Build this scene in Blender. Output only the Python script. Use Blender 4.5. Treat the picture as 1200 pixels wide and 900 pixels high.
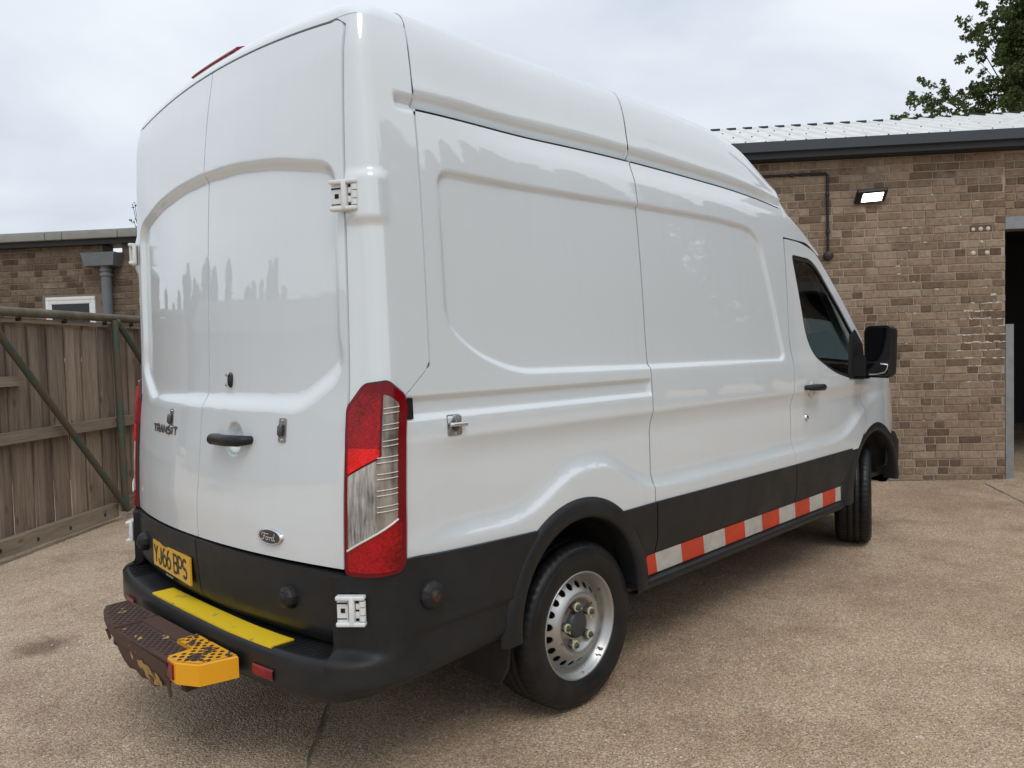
import bpy, math, random
import numpy as np
from mathutils import Matrix, Vector
from mathutils.geometry import delaunay_2d_cdt

random.seed(7)
RNG = np.random.default_rng(7)
for o in list(bpy.data.objects):
    bpy.data.objects.remove(o, do_unlink=True)
SC = bpy.context.scene
COL = SC.collection
R = math.radians

# ---------------------------------------------------------------- camera
cd = bpy.data.cameras.new('camera')
cam = bpy.data.objects.new('camera', cd)
COL.objects.link(cam)
CAM = Vector((-2.4798, -3.0288, 1.4967))
CM = Matrix(((0.69792, 0.04946, -0.71447), (-0.71563, 0.00921, -0.69842), (-0.02797, 0.99873, 0.04182)))
cam.matrix_world = Matrix.Translation(CAM) @ CM.to_4x4()
cd.sensor_width = 36.0
cd.sensor_fit = 'HORIZONTAL'
cd.lens = 914.97 / 1200 * 36
cd.clip_start = 0.05
cd.clip_end = 2000
SC.camera = cam

# ---------------------------------------------------------------- world: overcast sky
SUN_EL, SUN_AZ = R(54), R(240)
w = bpy.data.worlds.new('World')
SC.world = w
w.use_nodes = True
nt = w.node_tree
nt.nodes.clear()


def N(nt, kind, **kw):
    n = nt.nodes.new(kind)
    for k, v in kw.items():
        if k.startswith('i_'):
            key = k[2:]
            key = int(key) if key.isdigit() else key.replace('_', ' ')
            n.inputs[key].default_value = v
        else:
            setattr(n, k, v)
    return n


def ramp(nt, stops, interp='LINEAR'):
    n = nt.nodes.new('ShaderNodeValToRGB')
    n.color_ramp.interpolation = interp
    el = n.color_ramp.elements
    while len(el) > 1:
        el.remove(el[-1])
    el[0].position = stops[0][0]
    el[0].color = (*stops[0][1], 1)
    for p, c in stops[1:]:
        e = el.new(p)
        e.color = (*c, 1)
    return n


sky = N(nt, 'ShaderNodeTexSky', sky_type='NISHITA', sun_disc=False, sun_elevation=SUN_EL,
        sun_rotation=math.pi / 2 - SUN_AZ, air_density=1.0, dust_density=2.0, ozone_density=1.0)
tc = N(nt, 'ShaderNodeTexCoord')
sep = N(nt, 'ShaderNodeSeparateXYZ')
nt.links.new(tc.outputs['Generated'], sep.inputs[0])
den = N(nt, 'ShaderNodeMath', operation='MAXIMUM', i_1=0.0)
nt.links.new(sep.outputs['Z'], den.inputs[0])
den2 = N(nt, 'ShaderNodeMath', operation='ADD', i_1=0.22)
nt.links.new(den.outputs[0], den2.inputs[0])
dv = N(nt, 'ShaderNodeVectorMath', operation='DIVIDE')
cmb = N(nt, 'ShaderNodeCombineXYZ')
for k in 'XYZ':
    nt.links.new(den2.outputs[0], cmb.inputs[k])
nt.links.new(tc.outputs['Generated'], dv.inputs[0])
nt.links.new(cmb.outputs[0], dv.inputs[1])
n1 = N(nt, 'ShaderNodeTexNoise', i_Scale=1.15, i_Detail=6.0, i_Roughness=0.52, i_Distortion=0.35)
nt.links.new(dv.outputs[0], n1.inputs['Vector'])
SKY = 1.0
cr = ramp(nt, [(0.30, (4.6, 5.1, 5.8)), (0.46, (5.65, 6.1, 6.7)), (0.62, (6.6, 6.95, 7.4)), (0.8, (7.2, 7.45, 7.75))])
nt.links.new(n1.outputs['Fac'], cr.inputs[0])
# an overcast sky is brighter towards the zenith
gz = N(nt, 'ShaderNodeMapRange', i_1=0.0, i_2=1.0, i_3=1.0, i_4=1.35)
nt.links.new(den.outputs[0], gz.inputs[0])
mul = N(nt, 'ShaderNodeVectorMath', operation='SCALE')
nt.links.new(cr.outputs[0], mul.inputs[0])
nt.links.new(gz.outputs[0], mul.inputs['Scale'])
mx = N(nt, 'ShaderNodeMix', data_type='RGBA', i_0=0.93)
nt.links.new(sky.outputs[0], mx.inputs[6])
nt.links.new(mul.outputs[0], mx.inputs[7])
bg = N(nt, 'ShaderNodeBackground', i_Strength=0.1)
nt.links.new(mx.outputs[2], bg.inputs[0])
wo = N(nt, 'ShaderNodeOutputWorld')
nt.links.new(bg.outputs[0], wo.inputs[0])

# ---------------------------------------------------------------- sun (overcast: weak and soft)
sd = bpy.data.lights.new('sun', 'SUN')
sd.energy = 0.75
sd.angle = R(25)
sd.color = (1.0, 0.985, 0.96)
so = bpy.data.objects.new('sun', sd)
COL.objects.link(so)
so.location = (0, 0, 20)
dirv = Vector((math.cos(SUN_EL) * math.cos(SUN_AZ), math.cos(SUN_EL) * math.sin(SUN_AZ), math.sin(SUN_EL)))
so.rotation_euler = dirv.to_track_quat('Z', 'Y').to_euler()

SC.view_settings.view_transform = 'Standard'
SC.view_settings.look = 'None'
SC.view_settings.gamma = 1
SC.view_settings.exposure = 0.30
SC.render.engine = 'CYCLES'

# ================================================================ helpers
def ss(a, b, x):
    t = np.clip((np.asarray(x, float) - a) / (b - a), 0, 1)
    return t * t * (3 - 2 * t)


def lerp(a, b, t):
    return a + (b - a) * t


_PC = {}


def pch(x, tab):
    """smooth (monotone cubic) interpolation of a table of (x, y)"""
    key = tuple(tab)
    if key not in _PC:
        xs = np.array([t[0] for t in tab], float)
        ys = np.array([t[1] for t in tab], float)
        h = np.diff(xs)
        d = np.diff(ys) / h
        m = np.zeros(len(xs))
        m[0], m[-1] = d[0], d[-1]
        for i in range(1, len(xs) - 1):
            if d[i - 1] * d[i] > 0:
                w1, w2 = 2 * h[i] + h[i - 1], h[i] + 2 * h[i - 1]
                m[i] = (w1 + w2) / (w1 / d[i - 1] + w2 / d[i])
        _PC[key] = (xs, ys, h, m)
    xs, ys, h, m = _PC[key]
    x = np.clip(np.asarray(x, float), xs[0], xs[-1])
    i = np.clip(np.searchsorted(xs, x) - 1, 0, len(h) - 1)
    t = (x - xs[i]) / h[i]
    t2, t3 = t * t, t * t * t
    return ((2 * t3 - 3 * t2 + 1) * ys[i] + (t3 - 2 * t2 + t) * h[i] * m[i]
            + (-2 * t3 + 3 * t2) * ys[i + 1] + (t3 - t2) * h[i] * m[i + 1])


def sdf(px, pz, poly):
    """signed distance to a polygon, negative inside"""
    px, pz = np.asarray(px, float), np.asarray(pz, float)
    d = np.full(px.shape, 1e9)
    ins = np.zeros(px.shape, bool)
    n = len(poly)
    for i in range(n):
        ax, az = poly[i]
        bx, bz = poly[(i + 1) % n]
        ex, ez = bx - ax, bz - az
        L = ex * ex + ez * ez
        if L < 1e-14:
            continue
        t = np.clip(((px - ax) * ex + (pz - az) * ez) / L, 0, 1)
        d = np.minimum(d, np.hypot(px - ax - t * ex, pz - az - t * ez))
        c = ((az > pz) != (bz > pz))
        with np.errstate(divide='ignore', invalid='ignore'):
            xi = (bx - ax) * (pz - az) / (bz - az + 1e-18) + ax
        ins ^= c & (px < xi)
    return np.where(ins, -d, d)


def fillet(poly, rad, n=6, closed=True):
    """round the corners of a polygon; rad is a number or a list of one radius per corner"""
    out = []
    m = len(poly)
    for i in range(m):
        r = rad[i] if isinstance(rad, (list, tuple)) else rad
        p = np.array(poly[i], float)
        if r <= 0 or (not closed and i in (0, m - 1)):
            out.append(tuple(p))
            continue
        a = np.array(poly[i - 1], float) - p
        b = np.array(poly[(i + 1) % m], float) - p
        la, lb = np.linalg.norm(a), np.linalg.norm(b)
        k = min(r, la * 0.48, lb * 0.48)
        A, B = p + a / la * k, p + b / lb * k
        for j in range(n + 1):
            t = j / n
            out.append(tuple((1 - t) ** 2 * A + 2 * t * (1 - t) * p + t * t * B))
    return out


def resamp(loop, sp):
    out = []
    m = len(loop)
    for i in range(m):
        a = np.array(loop[i], float)
        b = np.array(loop[(i + 1) % m], float)
        L = np.linalg.norm(b - a)
        if L < 1e-7:
            continue
        k = max(1, int(math.ceil(L / sp)))
        for j in range(k):
            out.append(tuple(a + (b - a) * j / k))
    return out


def cdt(loops, sp):
    raw = loops
    loops = [resamp(l, sp) for l in loops]
    P, Ed = [], []
    for l in loops:
        k = len(P)
        P += l
        Ed += [(k + i, k + (i + 1) % len(l)) for i in range(len(l))]
    A = np.array(loops[0])
    lo, hi = A.min(0), A.max(0)
    gx = np.arange(lo[0] + sp / 2, hi[0], sp)
    gz = np.arange(lo[1] + sp / 2, hi[1], sp)
    if len(gx) and len(gz):
        X, Z = np.meshgrid(gx, gz)
        X, Z = X.ravel(), Z.ravel()
        keep = sdf(X, Z, raw[0]) < -sp * 0.55
        for l in raw[1:]:
            keep &= sdf(X, Z, l) > sp * 0.55
        P = P + list(zip(X[keep], Z[keep]))
    v, e, f, *_ = delaunay_2d_cdt([Vector(p) for p in P], Ed, [], 2, 1e-6)
    V = np.array([(p.x, p.y) for p in v])
    F = []
    cen = V[np.array([list(t) for t in f])].mean(1)
    ok = sdf(cen[:, 0], cen[:, 1], raw[0]) < 0
    for l in raw[1:]:
        ok &= sdf(cen[:, 0], cen[:, 1], l) > 0
    for t, k_ in zip(f, ok):
        if not k_:
            continue
        t = list(t)
        a, b, c = V[t[0]], V[t[1]], V[t[2]]
        if (b[0] - a[0]) * (c[1] - a[1]) - (b[1] - a[1]) * (c[0] - a[0]) < 0:
            t.reverse()
        F.append(t)
    return V, F


def mesh(name, V, F, smooth=True):
    me = bpy.data.meshes.new(name)
    me.from_pydata([tuple(map(float, p)) for p in V], [], [list(map(int, f)) for f in F])
    if smooth is True:
        me.polygons.foreach_set('use_smooth', [True] * len(me.polygons))
    elif smooth is not False:
        me.polygons.foreach_set('use_smooth', [bool(s) for s in smooth])
    me.update()
    return me


def obj(name, me, mat, parent=None, label=None, cat=None, group=None, kind=None):
    o = bpy.data.objects.new(name, me)
    COL.objects.link(o)
    if me is not None and mat is not None and not me.materials:
        me.materials.append(mat)
    o.parent = parent
    tag(o, label, cat, group, kind)
    return o


def tag(o, label=None, cat=None, group=None, kind=None):
    for k, v in (('label', label), ('category', cat), ('group', group), ('kind', kind)):
        if v:
            o[k] = v
    return o


def empty(name, loc=(0, 0, 0), rz=0.0, **kw):
    o = bpy.data.objects.new(name, None)
    COL.objects.link(o)
    o.location = loc
    o.rotation_euler = (0, 0, rz)
    o.empty_display_size = 0.2
    return tag(o, **kw)


class MB:
    """collects shapes, builds ONE mesh object"""

    def __init__(s):
        s.V, s.F, s.S = [], [], []

    def add(s, V, F, smooth=False):
        k = len(s.V)
        s.V += [tuple(map(float, p)) for p in V]
        s.F += [[int(i) + k for i in f] for f in F]
        s.S += [smooth] * len(F)
        return s

    def box(s, lo, hi, M=None):
        x0, y0, z0 = lo
        x1, y1, z1 = hi
        V = [(x0, y0, z0), (x1, y0, z0), (x1, y1, z0), (x0, y1, z0), (x0, y0, z1), (x1, y0, z1), (x1, y1, z1), (x0, y1, z1)]
        if M is not None:
            V = [tuple(M @ Vector(p)) for p in V]
        return s.add(V, [(3, 2, 1, 0), (4, 5, 6, 7), (0, 1, 5, 4), (1, 2, 6, 5), (2, 3, 7, 6), (3, 0, 4, 7)])

    def bbox(s, lo, hi, b=0.01, M=None, seg=2):
        """box with rounded edges (all 12), smooth-free facets"""
        lo, hi = np.array(lo, float), np.array(hi, float)
        c, h = (lo + hi) / 2, (hi - lo) / 2
        b = min(b, *(h * 0.98))
        # superellipsoid-like: take a cube grid and pull the corners in
        ts = [-1.0] + [-1 + (b / 1) * 0 for _ in range(0)]
        vals = []
        for ax in range(3):
            inner = h[ax] - b
            arr = [-inner - b * math.cos(math.pi / 2 * j / seg) for j in range(seg)] + [-inner, inner] + \
                  [inner + b * math.sin(math.pi / 2 * (j + 1) / seg) for j in range(seg)]
            vals.append(arr)
        V, F = [], []
        n = len(vals[0])
        idx = {}

        def vert(i, j, k):
            key = (i, j, k)
            if key in idx:
                return idx[key]
            p = np.array([vals[0][i], vals[1][j], vals[2][k]])
            q = np.clip(p, -(h - b), h - b)
            # project onto the rounded surface
            full = np.array([math.copysign(h[0], p[0]) if i in (0, n - 1) else p[0],
                             math.copysign(h[1], p[1]) if j in (0, n - 1) else p[1],
                             math.copysign(h[2], p[2]) if k in (0, n - 1) else p[2]])
            d = full - q
            L = np.linalg.norm(d)
            r = q + d / L * b if L > 1e-9 else full
            idx[key] = len(V)
            V.append(tuple(r + c))
            return idx[key]
        for a in range(n - 1):
            for e in range(n - 1):
                for side in (0, n - 1):
                    f1 = [vert(a, e, side), vert(a + 1, e, side), vert(a + 1, e + 1, side), vert(a, e + 1, side)]
                    f2 = [vert(a, side, e), vert(a, side, e + 1), vert(a + 1, side, e + 1), vert(a + 1, side, e)]
                    f3 = [vert(side, a, e), vert(side, a + 1, e), vert(side, a + 1, e + 1), vert(side, a, e + 1)]
                    if side == 0:
                        f1.reverse(); f2.reverse(); f3.reverse()
                    F += [f1, f2, f3]
        # y faces above need flipping relative to x, z
        if M is not None:
            V = [tuple(M @ Vector(p)) for p in V]
        return s.add(V, F, True)

    def tube(s, pts, r, n=10, caps=True, smooth=True):
        pts = [np.array(p, float) for p in pts]
        m = len(pts)
        rr = r if isinstance(r, (list, tuple)) else [r] * m
        V, F = [], []
        up = None
        for i, p in enumerate(pts):
            t = pts[min(i + 1, m - 1)] - pts[max(i - 1, 0)]
            t = t / (np.linalg.norm(t) + 1e-12)
            if up is None:
                up = np.array([0, 0, 1.0]) if abs(t[2]) < 0.9 else np.array([1.0, 0, 0])
            a = np.cross(t, up)
            a /= np.linalg.norm(a) + 1e-12
            b = np.cross(a, t)
            up = b
            for k in range(n):
                th = 2 * math.pi * k / n
                V.append(p + rr[i] * (math.cos(th) * a + math.sin(th) * b))
        for i in range(m - 1):
            for k in range(n):
                F.append((i * n + k, i * n + (k + 1) % n, (i + 1) * n + (k + 1) % n, (i + 1) * n + k))
        s.add(V, F, smooth)
        if caps:
            s.add(V[:n], [list(range(n))[::-1]])
            s.add(V[-n:], [list(range(n))])
        return s

    def lathe(s, prof, axis='Y', n=48, c=(0, 0, 0), smooth=True, rmod=None, M=None):
        """prof: list of (radius, along)"""
        V, F = [], []
        m = len(prof)
        for k in range(n):
            th = 2 * math.pi * k / n
            for j, (r, a) in enumerate(prof):
                if rmod:
                    r = r + rmod(j, k)
                ct, st = r * math.cos(th), r * math.sin(th)
                p = {'Y': (ct, a, st), 'Z': (ct, st, a), 'X': (a, ct, st)}[axis]
                p = Vector(p)
                if M is not None:
                    p = M @ p
                V.append((p[0] + c[0], p[1] + c[1], p[2] + c[2]))
        for k in range(n):
            for j in range(m - 1):
                a, b = k * m + j, ((k + 1) % n) * m + j
                F.append((a, a + 1, b + 1, b))
        return s.add(V, F, smooth)

    def prism(s, poly, z0, z1, M=None):
        """polygon in xy extruded in z (poly may be concave but should be simple)"""
        n = len(poly)
        V = [(p[0], p[1], z0) for p in poly] + [(p[0], p[1], z1) for p in poly]
        if M is not None:
            V = [tuple(M @ Vector(p)) for p in V]
        F = [list(range(n))[::-1], list(range(n, 2 * n))] + [(i, (i + 1) % n, n + (i + 1) % n, n + i) for i in range(n)]
        return s.add(V, F)

    def grid(s, P, smooth=True, flip=False):
        """P: array (nu, nv, 3)"""
        nu, nv = P.shape[:2]
        F = []
        for i in range(nu - 1):
            for j in range(nv - 1):
                f = (i * nv + j, (i + 1) * nv + j, (i + 1) * nv + j + 1, i * nv + j + 1)
                F.append(f[::-1] if flip else f)
        return s.add(P.reshape(-1, 3), F, smooth)

    def build(s, name, mat, parent=None, **kw):
        return obj(name, mesh(name, s.V, s.F, s.S), mat, parent, **kw)


def panel(name, loops, sp, fn, mat, parent, ret=(0, 0, 0), lip=0.0, flip=False, **kw):
    """sheet cut to the loops in a 2-D domain, lifted by fn(a, b) -> (n,3); its edges turn in along ret"""
    V2, F = cdt(loops, sp)
    P = np.asarray(fn(V2[:, 0], V2[:, 1]))
    if flip:
        F = [f[::-1] for f in F]
    m = MB()
    m.add(P, F, True)
    if any(ret):
        cnt = {}
        for f in F:
            for i in range(3):
                a, b = f[i], f[(i + 1) % 3]
                cnt[(a, b)] = cnt.get((a, b), 0) + 1
        be = [(a, b) for (a, b) in cnt if (b, a) not in cnt]
        ids = {}
        RV = []
        for a, b in be:
            for q in (a, b):
                if q not in ids:
                    ids[q] = len(RV)
                    RV.append(P[q])
        n = len(RV)
        RV = RV + [np.array(p) + np.array(ret) for p in RV]
        RF = [(ids[b], ids[a], ids[a] + n, ids[b] + n) for a, b in be]
        m.add(RV, RF, True)
    return m.build(name, mat, parent, **kw)


# ================================================================ materials
def mat(name, col, rough=0.5, metal=0.0, coat=0.0, spec=0.5, bump=None, var=None, **kw):
    """principled; var=(scale, amount, colour2) tints by noise; bump=(scale, strength, distance)"""
    m = bpy.data.materials.new(name)
    m.use_nodes = True
    t = m.node_tree
    b = t.nodes['Principled BSDF']
    b.inputs['Base Color'].default_value = (*col, 1)
    b.inputs['Roughness'].default_value = rough
    b.inputs['Metallic'].default_value = metal
    b.inputs['Coat Weight'].default_value = coat
    b.inputs['Coat Roughness'].default_value = 0.04
    b.inputs['Specular IOR Level'].default_value = spec
    co = N(t, 'ShaderNodeTexCoord')
    if var:
        n = N(t, 'ShaderNodeTexNoise', i_Scale=var[0], i_Detail=5.0, i_Roughness=0.6)
        t.links.new(co.outputs['Object'], n.inputs['Vector'])
        rr = ramp(t, [(0.35, (0, 0, 0)), (0.68, (1, 1, 1))])
        t.links.new(n.outputs['Fac'], rr.inputs[0])
        mm = N(t, 'ShaderNodeMath', operation='MULTIPLY', i_1=var[1])
        t.links.new(rr.outputs[0], mm.inputs[0])
        x = N(t, 'ShaderNodeMix', data_type='RGBA')
        x.inputs[6].default_value = (*col, 1)
        x.inputs[7].default_value = (*var[2], 1)
        t.links.new(mm.outputs[0], x.inputs[0])
        t.links.new(x.outputs[2], b.inputs['Base Color'])
    if bump:
        n = N(t, 'ShaderNodeTexNoise', i_Scale=bump[0], i_Detail=4.0)
        t.links.new(co.outputs['Object'], n.inputs['Vector'])
        bn = N(t, 'ShaderNodeBump', i_Strength=bump[1], i_Distance=bump[2])
        t.links.new(n.outputs['Fac'], bn.inputs['Height'])
        t.links.new(bn.outputs[0], b.inputs['Normal'])
    return m


def paint_mat():
    m = mat('white_paint', (0.70, 0.748, 0.768), 0.38, coat=1.0)
    t = m.node_tree
    b = t.nodes['Principled BSDF']
    b.inputs['Coat IOR'].default_value = 1.9
    co = N(t, 'ShaderNodeTexCoord')
    # road film: grime that fades out upwards from the sills, broken by noise, plus thin rain streaks
    sp = N(t, 'ShaderNodeSeparateXYZ')
    t.links.new(co.outputs['Object'], sp.inputs[0])
    mr = N(t, 'ShaderNodeMapRange', i_1=1.25, i_2=0.7, i_3=0.0, i_4=1.0)
    t.links.new(sp.outputs['Z'], mr.inputs[0])
    n = N(t, 'ShaderNodeTexNoise', i_Scale=3.0, i_Detail=8.0, i_Roughness=0.65)
    t.links.new(co.outputs['Object'], n.inputs['Vector'])
    mp = N(t, 'ShaderNodeMapping')
    mp.inputs['Scale'].default_value = (22, 22, 1.2)
    t.links.new(co.outputs['Object'], mp.inputs[0])
    n2 = N(t, 'ShaderNodeTexNoise', i_Scale=1.0, i_Detail=3.0)
    t.links.new(mp.outputs[0], n2.inputs['Vector'])
    a = N(t, 'ShaderNodeMath', operation='MULTIPLY')
    t.links.new(mr.outputs[0], a.inputs[0])
    t.links.new(n.outputs['Fac'], a.inputs[1])
    r2 = ramp(t, [(0.5, (0, 0, 0)), (0.8, (1, 1, 1))])
    t.links.new(n2.outputs['Fac'], r2.inputs[0])
    a2 = N(t, 'ShaderNodeMath', operation='MULTIPLY_ADD', i_1=0.04)
    t.links.new(r2.outputs[0], a2.inputs[0])
    a3 = N(t, 'ShaderNodeMath', operation='MULTIPLY', i_1=0.27)
    t.links.new(a.outputs[0], a3.inputs[0])
    t.links.new(a3.outputs[0], a2.inputs[2])
    x = N(t, 'ShaderNodeMix', data_type='RGBA')
    x.inputs[6].default_value = (0.70, 0.748, 0.768, 1)
    x.inputs[7].default_value = (0.42, 0.38, 0.33, 1)
    t.links.new(a2.outputs[0], x.inputs[0])
    t.links.new(x.outputs[2], b.inputs['Base Color'])
    cr_ = N(t, 'ShaderNodeMapRange', i_1=0.3, i_2=0.8, i_3=0.01, i_4=0.06)
    t.links.new(n.outputs['Fac'], cr_.inputs[0])
    t.links.new(cr_.outputs[0], b.inputs['Coat Roughness'])
    # sheet metal is never perfectly flat
    wv = N(t, 'ShaderNodeTexNoise', i_Scale=5.5, i_Detail=2.0)
    t.links.new(co.outputs['Object'], wv.inputs['Vector'])
    bw_ = N(t, 'ShaderNodeBump', i_Strength=0.22, i_Distance=0.004)
    t.links.new(wv.outputs['Fac'], bw_.inputs['Height'])
    t.links.new(bw_.outputs[0], b.inputs['Coat Normal'])
    return m


def glass_mat(name, tint, refl=1.0):
    m = bpy.data.materials.new(name)
    m.use_nodes = True
    t = m.node_tree
    t.nodes.clear()
    tr = N(t, 'ShaderNodeBsdfTransparent')
    tr.inputs[0].default_value = (*tint, 1)
    gl = N(t, 'ShaderNodeBsdfGlossy', i_Roughness=0.01)
    fr = N(t, 'ShaderNodeFresnel', i_IOR=1.5)
    mm = N(t, 'ShaderNodeMath', operation='MULTIPLY', i_1=refl)
    t.links.new(fr.outputs[0], mm.inputs[0])
    mix = N(t, 'ShaderNodeMixShader')
    t.links.new(mm.outputs[0], mix.inputs[0])
    t.links.new(tr.outputs[0], mix.inputs[1])
    t.links.new(gl.outputs[0], mix.inputs[2])
    o = N(t, 'ShaderNodeOutputMaterial')
    t.links.new(mix.outputs[0], o.inputs[0])
    return m


def chipped_mat(name, top, under, scale, thr, rough=0.5, metal=0.0, under_rough=0.85, extra=None):
    """paint (top) flaked away to what lies under it"""
    m = bpy.data.materials.new(name)
    m.use_nodes = True
    t = m.node_tree
    b = t.nodes['Principled BSDF']
    co = N(t, 'ShaderNodeTexCoord')
    n = N(t, 'ShaderNodeTexNoise', i_Scale=scale, i_Detail=6.0, i_Roughness=0.6, i_Distortion=0.4)
    t.links.new(co.outputs['Object'], n.inputs['Vector'])
    rr = ramp(t, [(thr, (0, 0, 0)), (thr + 0.02, (1, 1, 1))])
    t.links.new(n.outputs['Fac'], rr.inputs[0])
    n2 = N(t, 'ShaderNodeTexNoise', i_Scale=60.0, i_Detail=4.0)
    t.links.new(co.outputs['Object'], n2.inputs['Vector'])
    u = N(t, 'ShaderNodeMix', data_type='RGBA')
    u.inputs[6].default_value = (*under, 1)
    u.inputs[7].default_value = (*[c * 1.9 for c in under], 1)
    t.links.new(n2.outputs['Fac'], u.inputs[0])
    x = N(t, 'ShaderNodeMix', data_type='RGBA')
    x.inputs[7].default_value = (*top, 1)
    t.links.new(rr.outputs[0], x.inputs[0])
    t.links.new(u.outputs[2], x.inputs[6])
    t.links.new(x.outputs[2], b.inputs['Base Color'])
    q = N(t, 'ShaderNodeMapRange', i_1=0.0, i_2=1.0, i_3=under_rough, i_4=rough)
    t.links.new(rr.outputs[0], q.inputs[0])
    t.links.new(q.outputs[0], b.inputs['Roughness'])
    if metal:
        q2 = N(t, 'ShaderNodeMath', operation='MULTIPLY', i_1=metal)
        t.links.new(rr.outputs[0], q2.inputs[0])
        t.links.new(q2.outputs[0], b.inputs['Metallic'])
    bn = N(t, 'ShaderNodeBump', i_Strength=0.5, i_Distance=0.002)
    t.links.new(rr.outputs[0], bn.inputs['Height'])
    t.links.new(bn.outputs[0], b.inputs['Normal'])
    return m


def lens_mat(name, col, lo=.35, hi=1.6, sc=(70, 70, 8), coat=.35):
    """moulded plastic lens: prism ribs and reflector cells behind a glossy face"""
    m = mat(name, col, 0.3, coat=coat, spec=.2)
    t = m.node_tree
    b = t.nodes['Principled BSDF']
    co = N(t, 'ShaderNodeTexCoord')
    mp = N(t, 'ShaderNodeMapping')
    mp.inputs['Scale'].default_value = sc
    t.links.new(co.outputs['Object'], mp.inputs[0])
    n = N(t, 'ShaderNodeTexNoise', i_Scale=1.0, i_Detail=3.0)
    t.links.new(mp.outputs[0], n.inputs['Vector'])
    n2 = N(t, 'ShaderNodeTexNoise', i_Scale=9.0, i_Detail=3.0)
    t.links.new(co.outputs['Object'], n2.inputs['Vector'])
    s_ = N(t, 'ShaderNodeMath', operation='ADD')
    t.links.new(n.outputs['Fac'], s_.inputs[0])
    t.links.new(n2.outputs['Fac'], s_.inputs[1])
    q = N(t, 'ShaderNodeMapRange', i_1=0.75, i_2=1.28)
    t.links.new(s_.outputs[0], q.inputs[0])
    x = N(t, 'ShaderNodeMix', data_type='RGBA')
    x.inputs[6].default_value = (*[c * lo for c in col], 1)
    x.inputs[7].default_value = (*[min(1, c * hi) for c in col], 1)
    t.links.new(q.outputs[0], x.inputs[0])
    t.links.new(x.outputs[2], b.inputs['Base Color'])
    bn = N(t, 'ShaderNodeBump', i_Strength=0.5, i_Distance=0.002)
    t.links.new(n.outputs['Fac'], bn.inputs['Height'])
    t.links.new(bn.outputs[0], b.inputs['Normal'])
    return m


M = {}
M['white'] = paint_mat()
M['white_plastic'] = mat('white_plastic', (0.74, 0.75, 0.74), 0.4, var=(30, 0.3, (0.55, 0.54, 0.5)))
M['black'] = mat('black_plastic', (0.010, 0.011, 0.012), 0.40, spec=.32, bump=(500, 0.25, 0.001), var=(6, 0.6, (0.020, 0.020, 0.021)))
def dust(m, col, scale, amt):
    t = m.node_tree
    b = t.nodes['Principled BSDF']
    src = b.inputs['Base Color'].links[0].from_socket
    co = N(t, 'ShaderNodeTexCoord')
    n = N(t, 'ShaderNodeTexNoise', i_Scale=scale, i_Detail=8.0, i_Roughness=.68)
    t.links.new(co.outputs['Object'], n.inputs['Vector'])
    q = N(t, 'ShaderNodeMapRange', i_1=.46, i_2=.78, i_3=0.0, i_4=amt)
    t.links.new(n.outputs['Fac'], q.inputs[0])
    x = N(t, 'ShaderNodeMix', data_type='RGBA')
    t.links.new(q.outputs[0], x.inputs[0])
    t.links.new(src, x.inputs[6])
    x.inputs[7].default_value = (*col, 1)
    t.links.new(x.outputs[2], b.inputs['Base Color'])
    r_ = N(t, 'ShaderNodeMapRange', i_1=.40, i_2=.75, i_3=.36, i_4=.70)
    t.links.new(n.outputs['Fac'], r_.inputs[0])
    t.links.new(r_.outputs[0], b.inputs['Roughness'])


dust(M['black'], (.06, .054, .046), 3.2, .28)
M['black_gloss'] = mat('black_gloss', (0.012, 0.012, 0.014), 0.22)
M['rubber'] = mat('rubber', (0.0075, 0.0075, 0.008), 0.6, spec=.3, bump=(160, 0.25, 0.001), var=(14, 0.6, (0.016, 0.0155, 0.015)))
dust(M['rubber'], (.05, .044, .036), 4.0, .3)
M['dark'] = mat('dark_void', (0.01, 0.01, 0.011), 0.9)
M['under'] = mat('underbody', (0.018, 0.017, 0.016), 0.8, var=(8, 0.7, (0.05, 0.04, 0.03)))
M['seal'] = mat('seal', (0.015, 0.015, 0.016), 0.6)
M['steel'] = chipped_mat('wheel_steel', (0.44, 0.44, 0.425), (0.08, 0.055, 0.045), 16.0, 0.36, 0.36, 0.85)
M['zinc'] = mat('zinc_plate', (0.46, 0.45, 0.42), 0.35, metal=0.9, var=(40, 0.5, (0.3, 0.28, 0.25)))
M['chrome'] = mat('chrome', (0.72, 0.72, 0.74), 0.08, metal=1.0)
M['badge'] = mat('badge_blue', (0.008, 0.012, 0.03), 0.15, coat=1.0)
M['silver'] = mat('badge_silver', (0.75, 0.76, 0.78), 0.25, metal=0.6)
M['letters'] = mat('letter_chrome', (0.30, 0.30, 0.31), 0.25, metal=0.9)
M['red_lens'] = lens_mat('red_lens', (0.30, 0.002, 0.005), lo=.45, sc=(110, 110, 160))
M['red_dark'] = mat('red_dark', (0.17, 0.001, 0.005), 0.2, spec=.2, coat=.3)
M['red_bright'] = lens_mat('red_bright', (0.60, 0.006, 0.006), lo=.6, sc=(150, 150, 150))
M['clear_lens'] = lens_mat('clear_lens', (0.30, 0.285, 0.26), lo=.4, hi=1.7, sc=(130, 130, 14), coat=.8)
M['clear_lens2'] = lens_mat('clear_lens_smooth', (0.27, 0.235, 0.20), lo=.35, hi=1.5, sc=(30, 30, 6), coat=.8)
M['rib'] = mat('lens_rib', (0.70, 0.66, 0.60), 0.15, coat=1.0)
M['reflector'] = lens_mat('reflector_red', (0.20, 0.006, 0.010), coat=.3, sc=(160, 160, 160))
M['brake'] = lens_mat('brake_red', (0.34, 0.03, 0.035))
M['plate'] = mat('plate_yellow', (0.80, 0.44, 0.015), 0.35, coat=0.4, var=(20, 0.35, (0.55, 0.28, 0.02)))
M['ink'] = mat('plate_ink', (0.012, 0.012, 0.012), 0.4)
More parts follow.
